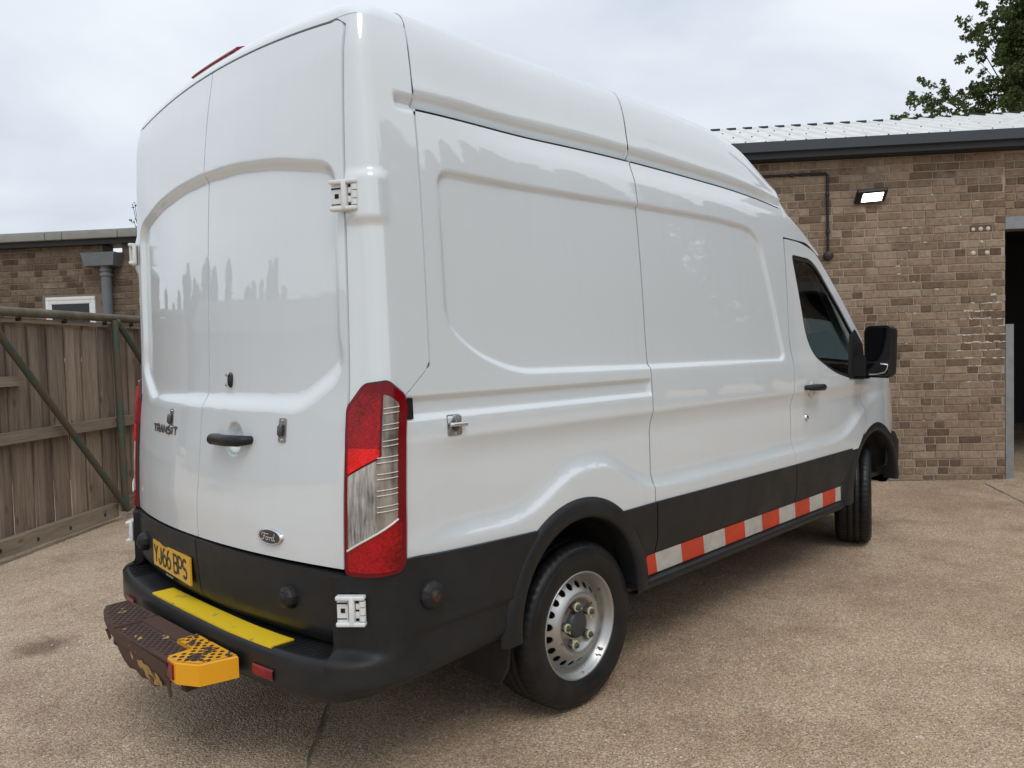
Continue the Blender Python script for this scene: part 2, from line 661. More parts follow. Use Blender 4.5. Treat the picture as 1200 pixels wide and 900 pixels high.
M['step_yellow'] = chipped_mat('step_yellow', (0.82, 0.57, 0.02), (0.30, 0.22, 0.05), 13.0, 0.36, 0.45)
M['tow_yellow'] = chipped_mat('tow_yellow', (0.80, 0.37, 0.006), (0.050, 0.028, 0.020), 15.0, 0.43, 0.45)
M['tow_yellow2'] = chipped_mat('tow_yellow_side', (0.80, 0.36, 0.005), (0.055, 0.032, 0.024), 9.0, 0.29, 0.4)
M['rust'] = chipped_mat('rust_brown', (0.50, 0.32, 0.11), (0.050, 0.025, 0.017), 8.0, 0.625, 0.6, under_rough=0.75)
M['tape_red'] = mat('tape_red', (0.62, 0.045, 0.012), 0.35, var=(12, 0.35, (0.40, 0.04, 0.02)))
M['tape_white'] = mat('tape_white', (0.52, 0.50, 0.45), 0.4, var=(10, 0.5, (0.40, 0.38, 0.33)))
M['nut_tag'] = mat('nut_tag', (0.50, 0.52, 0.30), 0.55, var=(40, 0.6, (0.28, 0.27, 0.17)))
M['nut_steel'] = mat('nut_steel', (.12, .115, .10), .5, metal=.6, var=(60, .6, (.08, .05, .03)))
dust(M['tape_white'], (.22, .19, .155), 5.0, .6)
dust(M['tape_red'], (.20, .09, .06), 5.0, .5)
M['glass'] = glass_mat('cab_glass', (0.50, 0.58, 0.56))
M['mirror'] = mat('mirror_glass', (0.004, 0.004, 0.005), 0.06, spec=.25)
M['mirror2'] = mat('mirror_rim', (0.7, 0.7, 0.7), 0.2, metal=0.9)
M['seat'] = mat('seat_fabric', (0.03, 0.03, 0.032), 0.9)
M['trim'] = mat('cab_trim', (0.045, 0.045, 0.05), 0.7)

# ================================================================ van shape functions (x forward, z up, half-width positive)
G = 0.0043     # half a panel gap
ZA, ZB, ZC = -0.79, 0.51, 1.97     # the three vertical shut lines
W_MAIN = [(0.30, .985), (0.45, .995), (0.55, 1.000), (0.74, 1.005), (0.98, 1.006), (1.135, 1.004), (1.28, 1.002),
          (1.36, .998), (1.45, .988), (1.80, .969), (2.12, .944), (2.25, .928), (2.345, .900), (2.5, .88), (2.7, .83)]
W_REAR = [(0.30, .985), (0.45, .995), (0.74, 1.003), (1.0, 1.003), (1.36, .995), (1.54, .990), (1.97, .976), (2.165, .966),
          (2.31, .954), (2.42, .945), (2.54, .930), (2.61, .915), (2.75, .88)]


def side_w(x, z):
    x, z = np.broadcast_arrays(np.asarray(x, float), np.asarray(z, float))
    k = ss(-.80, -.1, x)
    b = lerp(pch(z, W_REAR), pch(z, W_MAIN), k)
    b = b - 0.014 * ss(2.0, 2.6, x) * ss(1.4, 2.1, z)
    b = b - 0.16 * (np.clip(x - 3.15, 0, 2) / 0.95) ** 2
    return b


def zditch(x):
    return pch(x, [(-1.1, 2.305), (-.79, 2.317), (.5, 2.352), (1.3, 2.345), (1.7, 2.328), (2.0, 2.30)])


REC1 = fillet([(-.70, 2.115), (ZB + .2, 2.142), (ZB + .2, 1.418), (-.36, 1.43), (-.56, 1.50), (-.692, 1.60)], [.05, 0, 0, .12, .12, .06])
REC2 = fillet([(ZB - .2, 2.14), (1.30, 2.148), (1.66, 2.125), (1.87, 1.43), (1.84, 1.415), (ZB - .2, 1.42)], [0, .2, .14, .03, .03, 0])


def side_off(x, z):
    x, z = np.broadcast_arrays(np.asarray(x, float), np.asarray(z, float))
    o = np.zeros(x.shape)
    # pressed window panels
    rec = np.where(x < ZB, sdf(x, z, REC1), sdf(x, z, REC2))
    wd = lerp(.020, .013, ss(1.5, 2.0, z))
    o -= .015 * ss(wd, 0, rec)
    # slot for the sliding-door rail
    ins = ss(-.93, -.90, x) * (1 - ss(ZB - .008, ZB - .003, x))
    sl = ss(1.276, 1.294, z) * (1 - ss(1.341, 1.357, z))
    o -= .018 * sl * ins
    # waisted flank: soft valley between the shoulder and the crease that runs over the arches
    zc = .846 + .150 * np.exp(-(np.abs(x - .06) / .30) ** 2.6) + .012 * ss(-.5, -.9, x)
    zc = zc + .25 * np.exp(-(np.abs(x - 3.42) / .52) ** 2.8)
    D = .020 * ss(-.92, -.55, x) * (1 - ss(3.0, 3.4, x)) + .006
    tu = np.clip((1.205 - z) / .11, 0, 1)
    td = np.clip((z - zc) / .085, 0, 1)
    up = 1 - (1 - tu) ** 2
    dn = 1 - (1 - td) ** 2.2
    o -= D * np.minimum(up, dn)
    return o


def side_fn(sy, o=0.0):
    def f(x, z):
        x, z = np.asarray(x, float), np.asarray(z, float)
        return np.stack([x, sy * (side_w(x, z) + side_off(x, z) + o), z], -1)
    return f


XC = [(.45, -1.140), (.59, -1.160), (.79, -1.173), (.90, -1.174), (1.033, -1.163), (1.30, -1.135), (1.40, -1.126), (1.9, -1.107),
      (2.235, -1.086), (2.45, -1.062), (2.62, -1.034), (2.75, -1.015)]
XE = [(.45, -1.070), (.795, -1.074), (1.0, -1.068), (1.21, -1.053), (1.43, -1.032), (1.98, -1.024), (2.475, -1.012), (2.62, -.99), (2.75, -.97)]


def rear_x(a, z):
    """a = |y|"""
    a, z = np.broadcast_arrays(np.asarray(a, float), np.asarray(z, float))
    xc, xe = pch(z, XC), pch(z, XE)
    return xc + (xe - xc) * (a / .87) ** 2.1


REC_R = fillet([(-.80, 1.475), (-.63, 1.372), (.63, 1.372), (.80, 1.475), (.80, 2.095), (.5, 2.155), (.25, 2.182), (0, 2.19), (-.25, 2.182), (-.5, 2.155), (-.80, 2.095)],
               [.05, .05, .05, .05, .06, .05, .05, .05, .05, .05, .06])


def rear_off(a, z):
    a, z = np.broadcast_arrays(np.asarray(a, float), np.asarray(z, float))
    d = sdf(a, z, REC_R)
    wd = lerp(.066, .046, ss(1.5, 2.05, z))
    wd = lerp(wd, .032, ss(.74, .80, np.abs(a)) * ss(1.44, 1.60, z) * ss(2.12, 1.95, z))
    o = .023 * ss(wd, 0.004, d)
    # scoop behind the handle
    h = np.hypot((a - .255) / .058, (z - 1.205) / .055)
    return o + 0 * h


def rear_fn(sy, o=0.0, scoop=False):
    def f(a, z):
        a, z = np.asarray(a, float), np.asarray(z, float)
        x = rear_x(a, z) + rear_off(a, z) - o
        if scoop:
            h = np.hypot((a - .262) / .062, (z - 1.203) / .062)
            x = x + .030 * ss(1.0, .55, h)
        return np.stack([x, sy * a, z], -1)
    return f


def corner_x(z):
    """x of the unrounded rear corner"""
    wz = side_w(-.95, z)
    return rear_x(wz, z) + .006


def shell(s, z, o=0.0, t=.055, sy=-1):
    """plan path round the rear corner: s<0 on the rear face, s>0 along the flank (metres from the corner)"""
    s, z = np.broadcast_arrays(np.asarray(s, float), np.asarray(z, float))
    t = np.broadcast_to(np.asarray(t, float), s.shape)

    def raw(s):
        xc = corner_x(z)
        wc = side_w(-.95, z)
        ar = wc + np.minimum(s, 0)
        xs = xc + np.maximum(s, 0)
        x = np.where(s < 0, rear_x(np.maximum(ar, 0), z) + .006 * ss(-.12, 0, s), xs)
        y = np.where(s < 0, ar, side_w(xs, z) + (wc - side_w(xc, z)) * ss(.12, 0, s))
        return x, y

    def rnd(s):
        x, y = raw(s)
        ax, ay = raw(-t)
        bx, by = raw(t)
        cx, cy = raw(np.zeros_like(s))
        q = np.clip((s + t) / (2 * t), 0, 1)
        rx = (1 - q) ** 2 * ax + 2 * q * (1 - q) * cx + q * q * bx
        ry = (1 - q) ** 2 * ay + 2 * q * (1 - q) * cy + q * q * by
        m = np.abs(s) < t
        return np.where(m, rx, x), np.where(m, ry, y)
    x, y = rnd(s)
    x1, y1 = rnd(s + .004)
    x0, y0 = rnd(s - .004)
    tx, ty = x1 - x0, y1 - y0
    L = np.hypot(tx, ty) + 1e-12
    nx, ny = -ty / L, tx / L          # outward (rear/outside)
    o = np.asarray(o, float)
    return np.stack([x + nx * o, sy * (y + ny * o), z + 0 * x], -1)


def door_top(a):
    return 2.632 - .045 * (np.asarray(a, float) / .84) ** 2


# ================================================================ ground (structure): one sheet, very slightly sloping
def gz(x):
    return 0.011 * min(max(x, -9.0), 12.0)


def tex_ground():
    m = bpy.data.materials.new('washed_concrete')
    m.use_nodes = True
    t = m.node_tree
    b = t.nodes['Principled BSDF']
    co = N(t, 'ShaderNodeTexCoord')
    P = co.outputs['Object']

    def noise(sc, det=4.0, ro=0.6):
        n = N(t, 'ShaderNodeTexNoise', i_Scale=sc, i_Detail=det, i_Roughness=ro)
        t.links.new(P, n.inputs['Vector'])
        return n.outputs['Fac']

    def mixc(fac, a, bb, blend='MIX'):
        x = N(t, 'ShaderNodeMix', data_type='RGBA', blend_type=blend)
        for sock, v in ((x.inputs[0], fac), (x.inputs[6], a), (x.inputs[7], bb)):
            if isinstance(v, tuple):
                sock.default_value = (*v, 1)
            elif isinstance(v, (int, float)):
                sock.default_value = v
            else:
                t.links.new(v, sock)
        return x.outputs[2]

    def rmp(src, a, c):
        r_ = N(t, 'ShaderNodeMapRange', i_1=a, i_2=c)
        t.links.new(src, r_.inputs[0])
        return r_.outputs[0]
    # stones of the exposed aggregate, two sizes
    v1 = N(t, 'ShaderNodeTexVoronoi', i_Scale=112.0)
    v2 = N(t, 'ShaderNodeTexVoronoi', i_Scale=250.0)
    wv = N(t, 'ShaderNodeTexNoise', i_Scale=40.0, i_Detail=2.0)
    t.links.new(P, wv.inputs['Vector'])
    ad = N(t, 'ShaderNodeVectorMath', operation='MULTIPLY_ADD')
    ad.inputs[1].default_value = (.012, .012, .012)
    t.links.new(wv.outputs['Color'], ad.inputs[0])
    t.links.new(P, ad.inputs[2])
    t.links.new(ad.outputs[0], v1.inputs['Vector'])
    t.links.new(ad.outputs[0], v2.inputs['Vector'])
    s1 = N(t, 'ShaderNodeSeparateColor')
    t.links.new(v1.outputs['Color'], s1.inputs[0])
    stone = ramp(t, [(0.0, (0.234, 0.153, 0.094)), (.22, (0.407, 0.286, 0.181)), (.45, (0.550, 0.392, 0.256)), (.7, (0.701, 0.521, 0.354)), (.9, (0.873, 0.686, 0.492)), (.97, (0.900, 0.900, 0.847)), (1, (0.900, 0.900, 0.900))])
    t.links.new(s1.outputs[0], stone.inputs[0])
    s2 = N(t, 'ShaderNodeSeparateColor')
    t.links.new(v2.outputs['Color'], s2.inputs[0])
    sand = ramp(t, [(0, (0.305, 0.217, 0.137)), (.5, (0.550, 0.403, 0.266)), (1, (0.854, 0.667, 0.472))])
    t.links.new(s2.outputs[1], sand.inputs[0])
    c = mixc(rmp(v1.outputs['Distance'], .52, .62), stone.outputs[0], sand.outputs[0])
    c = mixc(.45, c, sand.outputs[0])
    pit = noise(150.0, 3.0, .6)
    c = mixc(rmp(pit, .56, .66), c, mixc(1.0, c, (.45, .42, .40), 'MULTIPLY'))
    # broad dirt and damp patches, tyre-worn bands
    big = noise(.55, 6.0, .62)
    c = mixc(rmp(big, .40, .66), c, mixc(1.0, c, (.70, .66, .64), 'MULTIPLY'))
    med = noise(2.7, 6.0, .7)
    c = mixc(rmp(med, .48, .72), c, mixc(1.0, c, (.76, .72, .70), 'MULTIPLY'))
    # the left half of the yard is greyer and paler
    sp = N(t, 'ShaderNodeSeparateXYZ')
    t.links.new(P, sp.inputs[0])
    ln = N(t, 'ShaderNodeMath', operation='SUBTRACT')
    t.links.new(sp.outputs['Y'], ln.inputs[0])
    t.links.new(sp.outputs['X'], ln.inputs[1])
    c = mixc(rmp(ln.outputs[0], -.5, 2.2), c, mixc(1.0, c, (1.06, 1.10, 1.16), 'MULTIPLY'))
    # oil stain and scattered pale chips
    st = N(t, 'ShaderNodeVectorMath', operation='DISTANCE')
    st.inputs[1].default_value = (-1.31, 1.69, 0)
    t.links.new(P, st.inputs[0])
    sn = N(t, 'ShaderNodeMath', operation='MULTIPLY_ADD', i_1=-.22)
    t.links.new(noise(7.0), sn.inputs[0])
    t.links.new(st.outputs['Value'], sn.inputs[2])
    c = mixc(rmp(sn.outputs[0], .09, -.03), c, mixc(1.0, c, (.48, .45, .44), 'MULTIPLY'))
    v3 = N(t, 'ShaderNodeTexVoronoi', i_Scale=26.0)
    t.links.new(P, v3.inputs['Vector'])
    s3 = N(t, 'ShaderNodeSeparateColor')
    t.links.new(v3.outputs['Color'], s3.inputs[0])
    chip = N(t, 'ShaderNodeMath', operation='LESS_THAN', i_1=.13)
    t.links.new(v3.outputs['Distance'], chip.inputs[0])
    rare = N(t, 'ShaderNodeMath', operation='GREATER_THAN', i_1=.86)
    t.links.new(s3.outputs[0], rare.inputs[0])
    cf = N(t, 'ShaderNodeMath', operation='MULTIPLY')
    t.links.new(chip.outputs[0], cf.inputs[0])
    t.links.new(rare.outputs[0], cf.inputs[1])
    c = mixc(cf.outputs[0], c, (.80, .76, .66))
    t.links.new(c, b.inputs['Base Color'])
    b.inputs['Roughness'].default_value = .88
    b.inputs['Specular IOR Level'].default_value = .3
    hgt = N(t, 'ShaderNodeMath', operation='MULTIPLY_ADD', i_1=-1.0)
    t.links.new(v1.outputs['Distance'], hgt.inputs[0])
    t.links.new(noise(120.0, 2.0), hgt.inputs[2])
    bn = N(t, 'ShaderNodeBump', i_Strength=.85, i_Distance=.006)
    t.links.new(hgt.outputs[0], bn.inputs['Height'])
    t.links.new(bn.outputs[0], b.inputs['Normal'])
    return m


M['ground'] = tex_ground()
m_ = MB()
xs = [-150, -9, 12, 150]
ys = [-150, -20, 20, 150]
m_.grid(np.array([[(x, y, gz(x)) for y in ys] for x in xs]), smooth=False)
GROUND = m_.build('ground', M['ground'], kind='structure')
M['joint'] = mat('joint_filler', (.11, .09, .07), .9, var=(7, .9, (.36, .30, .235)))


def ground_strip(name, pts, wd):
    V, F = [], []
    pts = [np.array(p, float) for p in pts]
    for i, p in enumerate(pts):
        t = pts[min(i + 1, len(pts) - 1)] - pts[max(i - 1, 0)]
        t /= np.linalg.norm(t)
        n = np.array([-t[1], t[0]])
        h = wd * random.uniform(.6, 1.25) / 2
        for q in (p + n * h, p - n * h):
            V.append((q[0], q[1], gz(q[0]) + .004))
    for i in range(len(pts) - 1):
        F.append((2 * i, 2 * i + 2, 2 * i + 3, 2 * i + 1))
    o = MB().add(V, F).build(name, M['joint'], GROUND)
    return o


def wob(a, b, n, amp):
    a, b = np.array(a, float), np.array(b, float)
    return [a + (b - a) * i / n + RNG.normal(0, amp, 2) for i in range(n + 1)]


ground_strip('expansion_joint', wob((6.19, -1.01), (4.2, -2.22), 24, .006), .022)
ground_strip('expansion_joint', wob((-1.03, -.50), (2.2, 3.2), 90, .005), .014)

wd_ = np.array([math.cos(R(-52)), math.sin(R(-52))])
ground_strip('dirt_line', [np.array([6.243, -.657]) - np.array([.788, .616]) * .022 + wd_ * s_ + RNG.normal(0, .004, 2) for s_ in np.linspace(-2.2, .56, 40)], .035)
m_ = MB()
for _ in range(2600):
    if _ < 1500:
        x, y = RNG.uniform(-2.4, 7), RNG.uniform(-4.5, 4.5)
    elif _ < 2000:      # swept up along the workshop wall
        s_, d_ = RNG.uniform(-2, .55), abs(RNG.normal(0, .16))
        x, y = 6.243 + wd_[0] * s_ - .788 * d_, -.657 + wd_[1] * s_ - .616 * d_
    else:               # and under the gate
        s_, d_ = RNG.uniform(-1, 2.5), RNG.normal(.05, .18)
        x, y = -1.022 + .774 * s_ + .633 * d_, 3.897 + .633 * s_ - .774 * d_
    r_ = RNG.uniform(.002, .0055) * (1.6 if RNG.random() < .06 else 1)
    z = gz(x) + r_ * .3
    a_ = RNG.uniform(0, 3)
    c_, s2 = math.cos(a_) * r_, math.sin(a_) * r_
    m_.add([(x + c_, y + s2, z), (x - s2 * .8, y + c_ * .8, z), (x - c_, y - s2, z), (x + s2 * .9, y - c_ * .9, z), (x, y, z + r_ * .8)], [(0, 1, 4), (1, 2, 4), (2, 3, 4), (3, 0, 4)], True)
M['grit'] = mat('grit', (.36, .30, .22), .9, var=(30, 1.0, (.62, .56, .46)))
m_.build('loose_grit', M['grit'], GROUND, kind='stuff')

# ================================================================ THE VAN
VAN = empty('van', (0, 0, 0), label='white high-roof panel van with black lower panels and a rusty tow step', cat='van')


def mirror_y(me_src):
    pass


def arc(cx, cz, rx, rz, a0, a1, n=24):
    return [(cx + rx * math.cos(R(a0 + (a1 - a0) * i / n)), cz + rz * math.sin(R(a0 + (a1 - a0) * i / n))) for i in range(n + 1)]


AX, AZ, AR_IN, AR_OUT = -.025, .43, .375, .468      # rear arch flare
FX, FZ = 3.30, .44


def top_line(x0, x1, fn, n=30):
    return [(x0 + (x1 - x0) * i / n, float(fn(x0 + (x1 - x0) * i / n))) for i in range(n + 1)]


for sy in (-1, 1):
    sp = .0095 if sy < 0 else .03
    rt = (0, -sy * .018, 0)
    fl = sy > 0
    # ---- rear quarter panel
    L = top_line(ZA + G, ZB - G, lambda x: zditch(x) - .004)
    L += [(ZB - G, .77), (.246, .77)] + arc(AX, .44, .43, .43, 50, 130) + [(-.30, .77), (-.93, .77), (-.93, 1.331), (ZA + G, 1.456)]
    quarter = panel('rear_quarter_panel', [L], sp, side_fn(sy), M['white'], VAN, rt, flip=fl)
    # ---- side panel up to the cab door
    L = top_line(ZB + G, 2.015, lambda x: zditch(x) - .004)
    L += [(2.0175, 2.280), (2.0175, 2.128), (ZC - G + .012, 2.128), (ZC - G - .006, 1.75), (ZC - G - .012, 1.50), (ZC - G + .018, 1.36), (ZC - G, 1.2),
          (ZC - G, 1.0), (ZC - G + .008, .77), (ZB + G, .77)]
    sidep = panel('side_panel', [L], sp, side_fn(sy), M['white'], VAN, rt, flip=fl)
    # ---- cab door with its window opening
    DT = [(ZC + G + .018, 2.118), (2.22, 2.112), (2.37, 2.085), (2.48, 2.040), (2.63, 1.920), (2.80, 1.775), (2.97, 1.620)]
    D = fillet([(ZC + G, .77), (2.95, .77), (3.07, .88), (3.085, .95), (3.05, 1.18), (3.09, 1.30), (3.09, 1.52)] + DT[::-1] +
               [(ZC + G - .006, 1.75), (ZC + G - .012, 1.50), (ZC + G + .018, 1.36), (ZC + G, 1.2), (ZC + G, 1.0)],
               [0, 0, .05, .03, .05, .05, .03, .05, .05, .08, .08, .08, .10, .015, .08, .08, .06, .06, 0])
    WIN = fillet([(2.070, 2.030), (2.35, 2.022), (2.47, 1.962), (2.78, 1.700), (3.02, 1.485), (3.03, 1.240), (2.87, 1.245), (2.57, 1.300), (2.29, 1.41), (2.190, 1.53)],
                 [.035, .10, .08, .06, .03, .02, .05, .12, .09, .08])
    door = panel('cab_door', [D, WIN], sp * 1.1, side_fn(sy), M['white'], VAN, rt, flip=fl)
    SW = panel('window_seal', [sorted_ for sorted_ in [[(2.6 + (p[0] - 2.6) * 1.012, 1.62 + (p[1] - 1.62) * 1.018) for p in WIN],
                                                     [(2.6 + (p[0] - 2.6) * .955, 1.62 + (p[1] - 1.62) * .935) for p in WIN]]],
               .02, side_fn(sy, -.007), M['seal'], door, rt, flip=fl)
    panel('window_glass', [[(2.6 + (p[0] - 2.6) * .99, 1.62 + (p[1] - 1.62) * .985) for p in WIN]], .05, side_fn(sy, -.014), M['glass'], door, flip=fl)
    # black corner plate carrying the mirror
    tri = fillet([(2.80, 1.252), (3.06, 1.235), (3.085, 1.475), (2.965, 1.585), (2.905, 1.545)], .02)
    panel('mirror_base_plate', [tri], .02, side_fn(sy, .006), M['black'], door, rt, flip=fl)
    # door handle and lock
    hb = MB()
    yw = lambda x, z, o=0.0: float(sy * (side_w(x, z) + side_off(x, z) + o))
    pts = [(2.12, yw(2.12, 1.225, .0), 1.228), (2.135, yw(2.13, 1.225, .034), 1.228), (2.2, yw(2.2, 1.225, .046), 1.226), (2.29, yw(2.29, 1.22, .042), 1.223), (2.315, yw(2.31, 1.22, .03), 1.222), (2.33, yw(2.33, 1.22, -.002), 1.222)]
    hb.tube(pts, [.014, .019, .021, .021, .018, .013], 10)
    hb.build('door_handle', M['black'], door)
    hc = MB().lathe([(.0, .006), (.02, .0055), (.045, .003), (.05, -.004)], 'Y', 24, c=(2.225, yw(2.22, 1.225), 1.215), M=Matrix.Scale(sy, 4, (0, 1, 0)))
    hc.build('handle_cup', mat('cup_shade_%d' % sy, (.55, .56, .56), .4, coat=.8), door)
    lk = MB().lathe([(0, .012), (.014, .011), (.02, .006), (.023, 0), (.023, -.006)], 'Y', 20, c=(2.185, yw(2.185, 1.04), 1.04), M=Matrix.Scale(sy, 4, (0, 1, 0)))
    lk.build('door_lock', M['chrome'], door)
    # ---- front wing
    Wg = fillet([(3.092, .955), (3.055, 1.18), (3.097, 1.30), (3.10, 1.39), (3.45, 1.30), (3.8, 1.18), (4.02, 1.05), (4.06, .75), (3.95, .62), (3.80, .62)] + arc(FX, FZ, .47, .48, 20, 120, 14),
                [.01, .05, .05, .05, .1, .1, .1, .1, .02, 0] + [0] * 15)
    panel('front_wing', [Wg], sp * 1.5, side_fn(sy), M['white'], VAN, rt, flip=fl)
    # ---- rubber seals behind the shut lines
    for poly in ([(ZA - .012, 1.46), (ZA + .012, 1.46), (ZA + .012, 2.31), (ZA - .012, 2.31)],
                 [(-.955, 1.322), (-.918, 1.322), (ZA + .014, 1.448), (ZA - .014, 1.464)],
                 [(ZB - .012, .78), (ZB + .012, .78), (ZB + .012, 2.345), (ZB - .012, 2.345)],
                 [(ZC - .020, .78), (ZC + .020, .78), (ZC + .030, 1.36), (ZC + .012, 1.5), (ZC + .022, 2.13), (ZC - .004, 2.13), (ZC - .022, 1.5), (ZC - .004, 1.36)],
                 [(3.06, .97), (3.11, .97), (3.08, 1.18), (3.115, 1.30), (3.085, 1.32), (3.03, 1.18)]):
        panel('door_seal', [poly], .03, side_fn(sy, -.0085), M['seal'], VAN, flip=fl)
    # ---- black cladding on the lower doors
    def clad(x, z, o=.010):
        return side_w(x, z) + o - .014 * ss(.63, .55, z)

    def clad_fn(x, z):
        return np.stack([x, sy * clad(x, z), z], -1)
    for nm, poly in (('lower_cladding', [(ZB + G, .553), (ZC - G, .550), (ZC - G, .781), (ZB + G, .790)]),
                     ('lower_cladding', [(ZC + G, .550), (2.655, .547), (2.70, .60), (2.76, .70), (2.83, .782), (ZC + G, .781)]),
                     ('lower_cladding', [(.390, .553), (ZB - G, .553), (ZB - G, .790), (.255, .788), (.33, .70), (.37, .60)])):
        panel(nm, [poly], .03, clad_fn, M['black'], VAN, rt, flip=fl)
    # ---- sill with its red and white tape
    def sill_fn(x, z):
        return np.stack([x, sy * (side_w(x, .55) - .004 - .012 * ss(.56, .43, z)), z], -1)
    panel('sill', [[(.36, .43), (2.70, .43), (2.70, .56), (.36, .56)]], .04, sill_fn, M['black'], VAN, rt, flip=fl)
    edges = [.412, .507, .724, .928, 1.139, 1.353, 1.550, 1.762, 1.970, 2.173, 2.366, 2.567, 2.651]

    def tape_fn(x, z):
        p = sill_fn(x, z)
        p[:, 1] += sy * .003
        return p
    for i in range(12):
        x0, x1 = edges[i], edges[i + 1]
        lean = .03
        panel('tape_block', [[(x0 + (lean if i else 0), .455), (x1 + lean, .455), (x1, .552), (x0 + (0 if i else .03), .552)]], .08, tape_fn,
              M['tape_red'] if i % 2 == 0 else M['tape_white'], VAN, flip=fl)
    # ---- side step bar under the sill
    sb = MB()
    prof = [(.955, .445), (.998, .447), (1.012, .440), (1.018, .425), (1.014, .408), (.995, .396), (.955, .395)]
    P = np.array([[(x, sy * (y - (.012 if x > 2.62 else 0)), z) for (y, z) in prof] for x in (.345, .42, 1.0, 1.6, 2.2, 2.62, 2.69)])
    sb.grid(P, True, flip=not fl)
    sb.build('side_step', M['black'], VAN)
    # ---- wheel arch flares
    def flare(cx, cz, ri, ro, rz_i, rz_o, a0, a1, yo, name, xs=1.0):
        P = []
        secs = [(0.0, -.10), (0.0, -.02), (.05, -.004), (.22, .0), (.6, -.002), (.86, -.010), (1.0, -.030)]
        for i in range(61):
            a = R(a0 + (a1 - a0) * i / 60)
            row = []
            for k, dy in secs:
                ca, sa = math.cos(a), math.sin(a)
                rx, rzz = lerp(ri, ro, k), lerp(rz_i, rz_o, k)
                if ca < 0:
                    rx = rx * lerp(1, xs, k)
                row.append((cx + rx * ca, sy * (yo + dy), cz + rzz * sa))
            P.append(row)
        m = MB().grid(np.array(P), True, flip=fl)
        m.build(name, M['black'], VAN)
    flare(AX, AZ, AR_IN, AR_OUT, AR_IN, AR_OUT, -2, 184, 1.024, 'arch_flare')
    flare(FX, FZ, .415, .49, .415, .49, 2, 184, 1.004, 'arch_flare', xs=1.16)
    # wheel housing liners
    for cx, cz, r0 in ((AX, AZ, AR_IN + .03), (FX, FZ, .43)):
        P = np.array([[(cx + r0 * math.cos(R(a)), sy * yy, cz + r0 * math.sin(R(a))) for yy in (1.0, .9, .7, .55)] for a in (range(0, 181, 10) if cx < 1 else range(5, 181, 5))])
        ml = MB().grid(P, True, flip=not fl)
        ring = [(cx + r0 * math.cos(R(a)), sy * .55, cz + r0 * math.sin(R(a))) for a in (range(0, 181, 10) if cx < 1 else range(5, 181, 5))]
        ml.add(ring, [list(range(len(ring)))])
        ml.build('wheel_housing', M['under'], VAN)
    # ---- mud flap behind the rear wheel
    mf = MB()
    prof = [(-.415, .55), (-.428, .43), (-.445, .31), (-.455, .25)]
    V = []
    for x, z in prof:
        V += [(x, sy * .985, z), (x, sy * .74, z), (x - .014, sy * .985, z), (x - .014, sy * .74, z)]
    V[-4] = (V[-4][0], sy * .955, V[-4][2]); V[-2] = (V[-2][0], sy * .955, V[-2][2])
    F = []
    for i in range(3):
        a = 4 * i
        F += [(a, a + 1, a + 5, a + 4), (a + 2, a + 6, a + 7, a + 3), (a, a + 4, a + 6, a + 2), (a + 1, a + 3, a + 7, a + 5)]
    F += [(12, 13, 15, 14)]
    mf.add(V, F)
    mf.build('mud_flap', M['rubber'], VAN)
    # ---- corner pillar
    zz = np.linspace(.802, 2.60, 60)
    edge = []
    for z in zz:
        a = .8770
        zt = 2.600
        if z > zt - .05:
            a = .8770 - .05 + math.sqrt(max(0, .05 ** 2 - (z - (zt - .05)) ** 2))
        edge.append((float(a - side_w(-.95, z)), float(z)))
    right = []
    for z in zz:
        xr = ZA - G if z > 1.456 else lerp(-.938, ZA - G, max(0, (z - 1.331) / (1.456 - 1.331)))
        right.append((float(xr - corner_x(z)), float(z)))

    def pil_fn(s, z):
        # hinge boss on the pillar and the run-out of the roof gutter
        b = .014 * ss(.095, .060, np.abs(z - 2.005)) * ss(.085, .010, s) * ss(-.12, -.05, s)
        zd_ = zditch(corner_x(z) + s)
        g = np.clip(1 - np.abs(z - (zd_ + .018)) / .028, 0, 1) * ss(.120, .150, s)
        h = ss(2.2, 2.28, z) * 0
        return shell(s, z, b - .024 * g, sy=sy)
    panel('corner_pillar', [edge[::-1] + right] if True else 0, sp * .9, pil_fn, M['white'], VAN, (.015, -sy * .012, 0), flip=not fl)
    sd_ = [(float(.872 - side_w(-.95, z)), float(z)) for z in np.linspace(.82, 2.56, 30)]
    panel('door_seal', [[(a - .012, z) for a, z in sd_] + [(a + .012, z) for a, z in sd_[::-1]]], .04, lambda s, z: shell(s, z, -.009, sy=sy), M['seal'], VAN, flip=fl)
    # ---- tail light: housing + lenses, wrapped round the corner
    S0, S1, T0, T1 = -.118, .098, .788, 1.412

    def tl(u, v):
        return (S0 + (S1 - S0) * u, T0 + (T1 - T0) * v)

    def tl_fn(o):
        def f(s, z):
            return shell(s, z, o, sy=sy)
        return f
    out = [tl(*p) for p in fillet([(0.0, .02), (.06, 0), (.90, .012), (1, .06), (1, .865), (.95, .925), (.66, 1.0), (.28, .985), (0, .865)], [.01, .03, .03, .03, .03, .03, .06, .08, .03])]
    gk = [(lerp((S0 + S1) / 2, p[0], 1.045), lerp((T0 + T1) / 2, p[1], 1.014)) for p in out]
    panel('light_gasket', [gk], .02, tl_fn(.008), M['seal'], VAN, (.02, -sy * .02, 0), flip=not fl)
    TL = panel('tail_light', [out], .012, tl_fn(.016), M['red_dark'], VAN, (.02, -sy * .02, 0), flip=not fl)
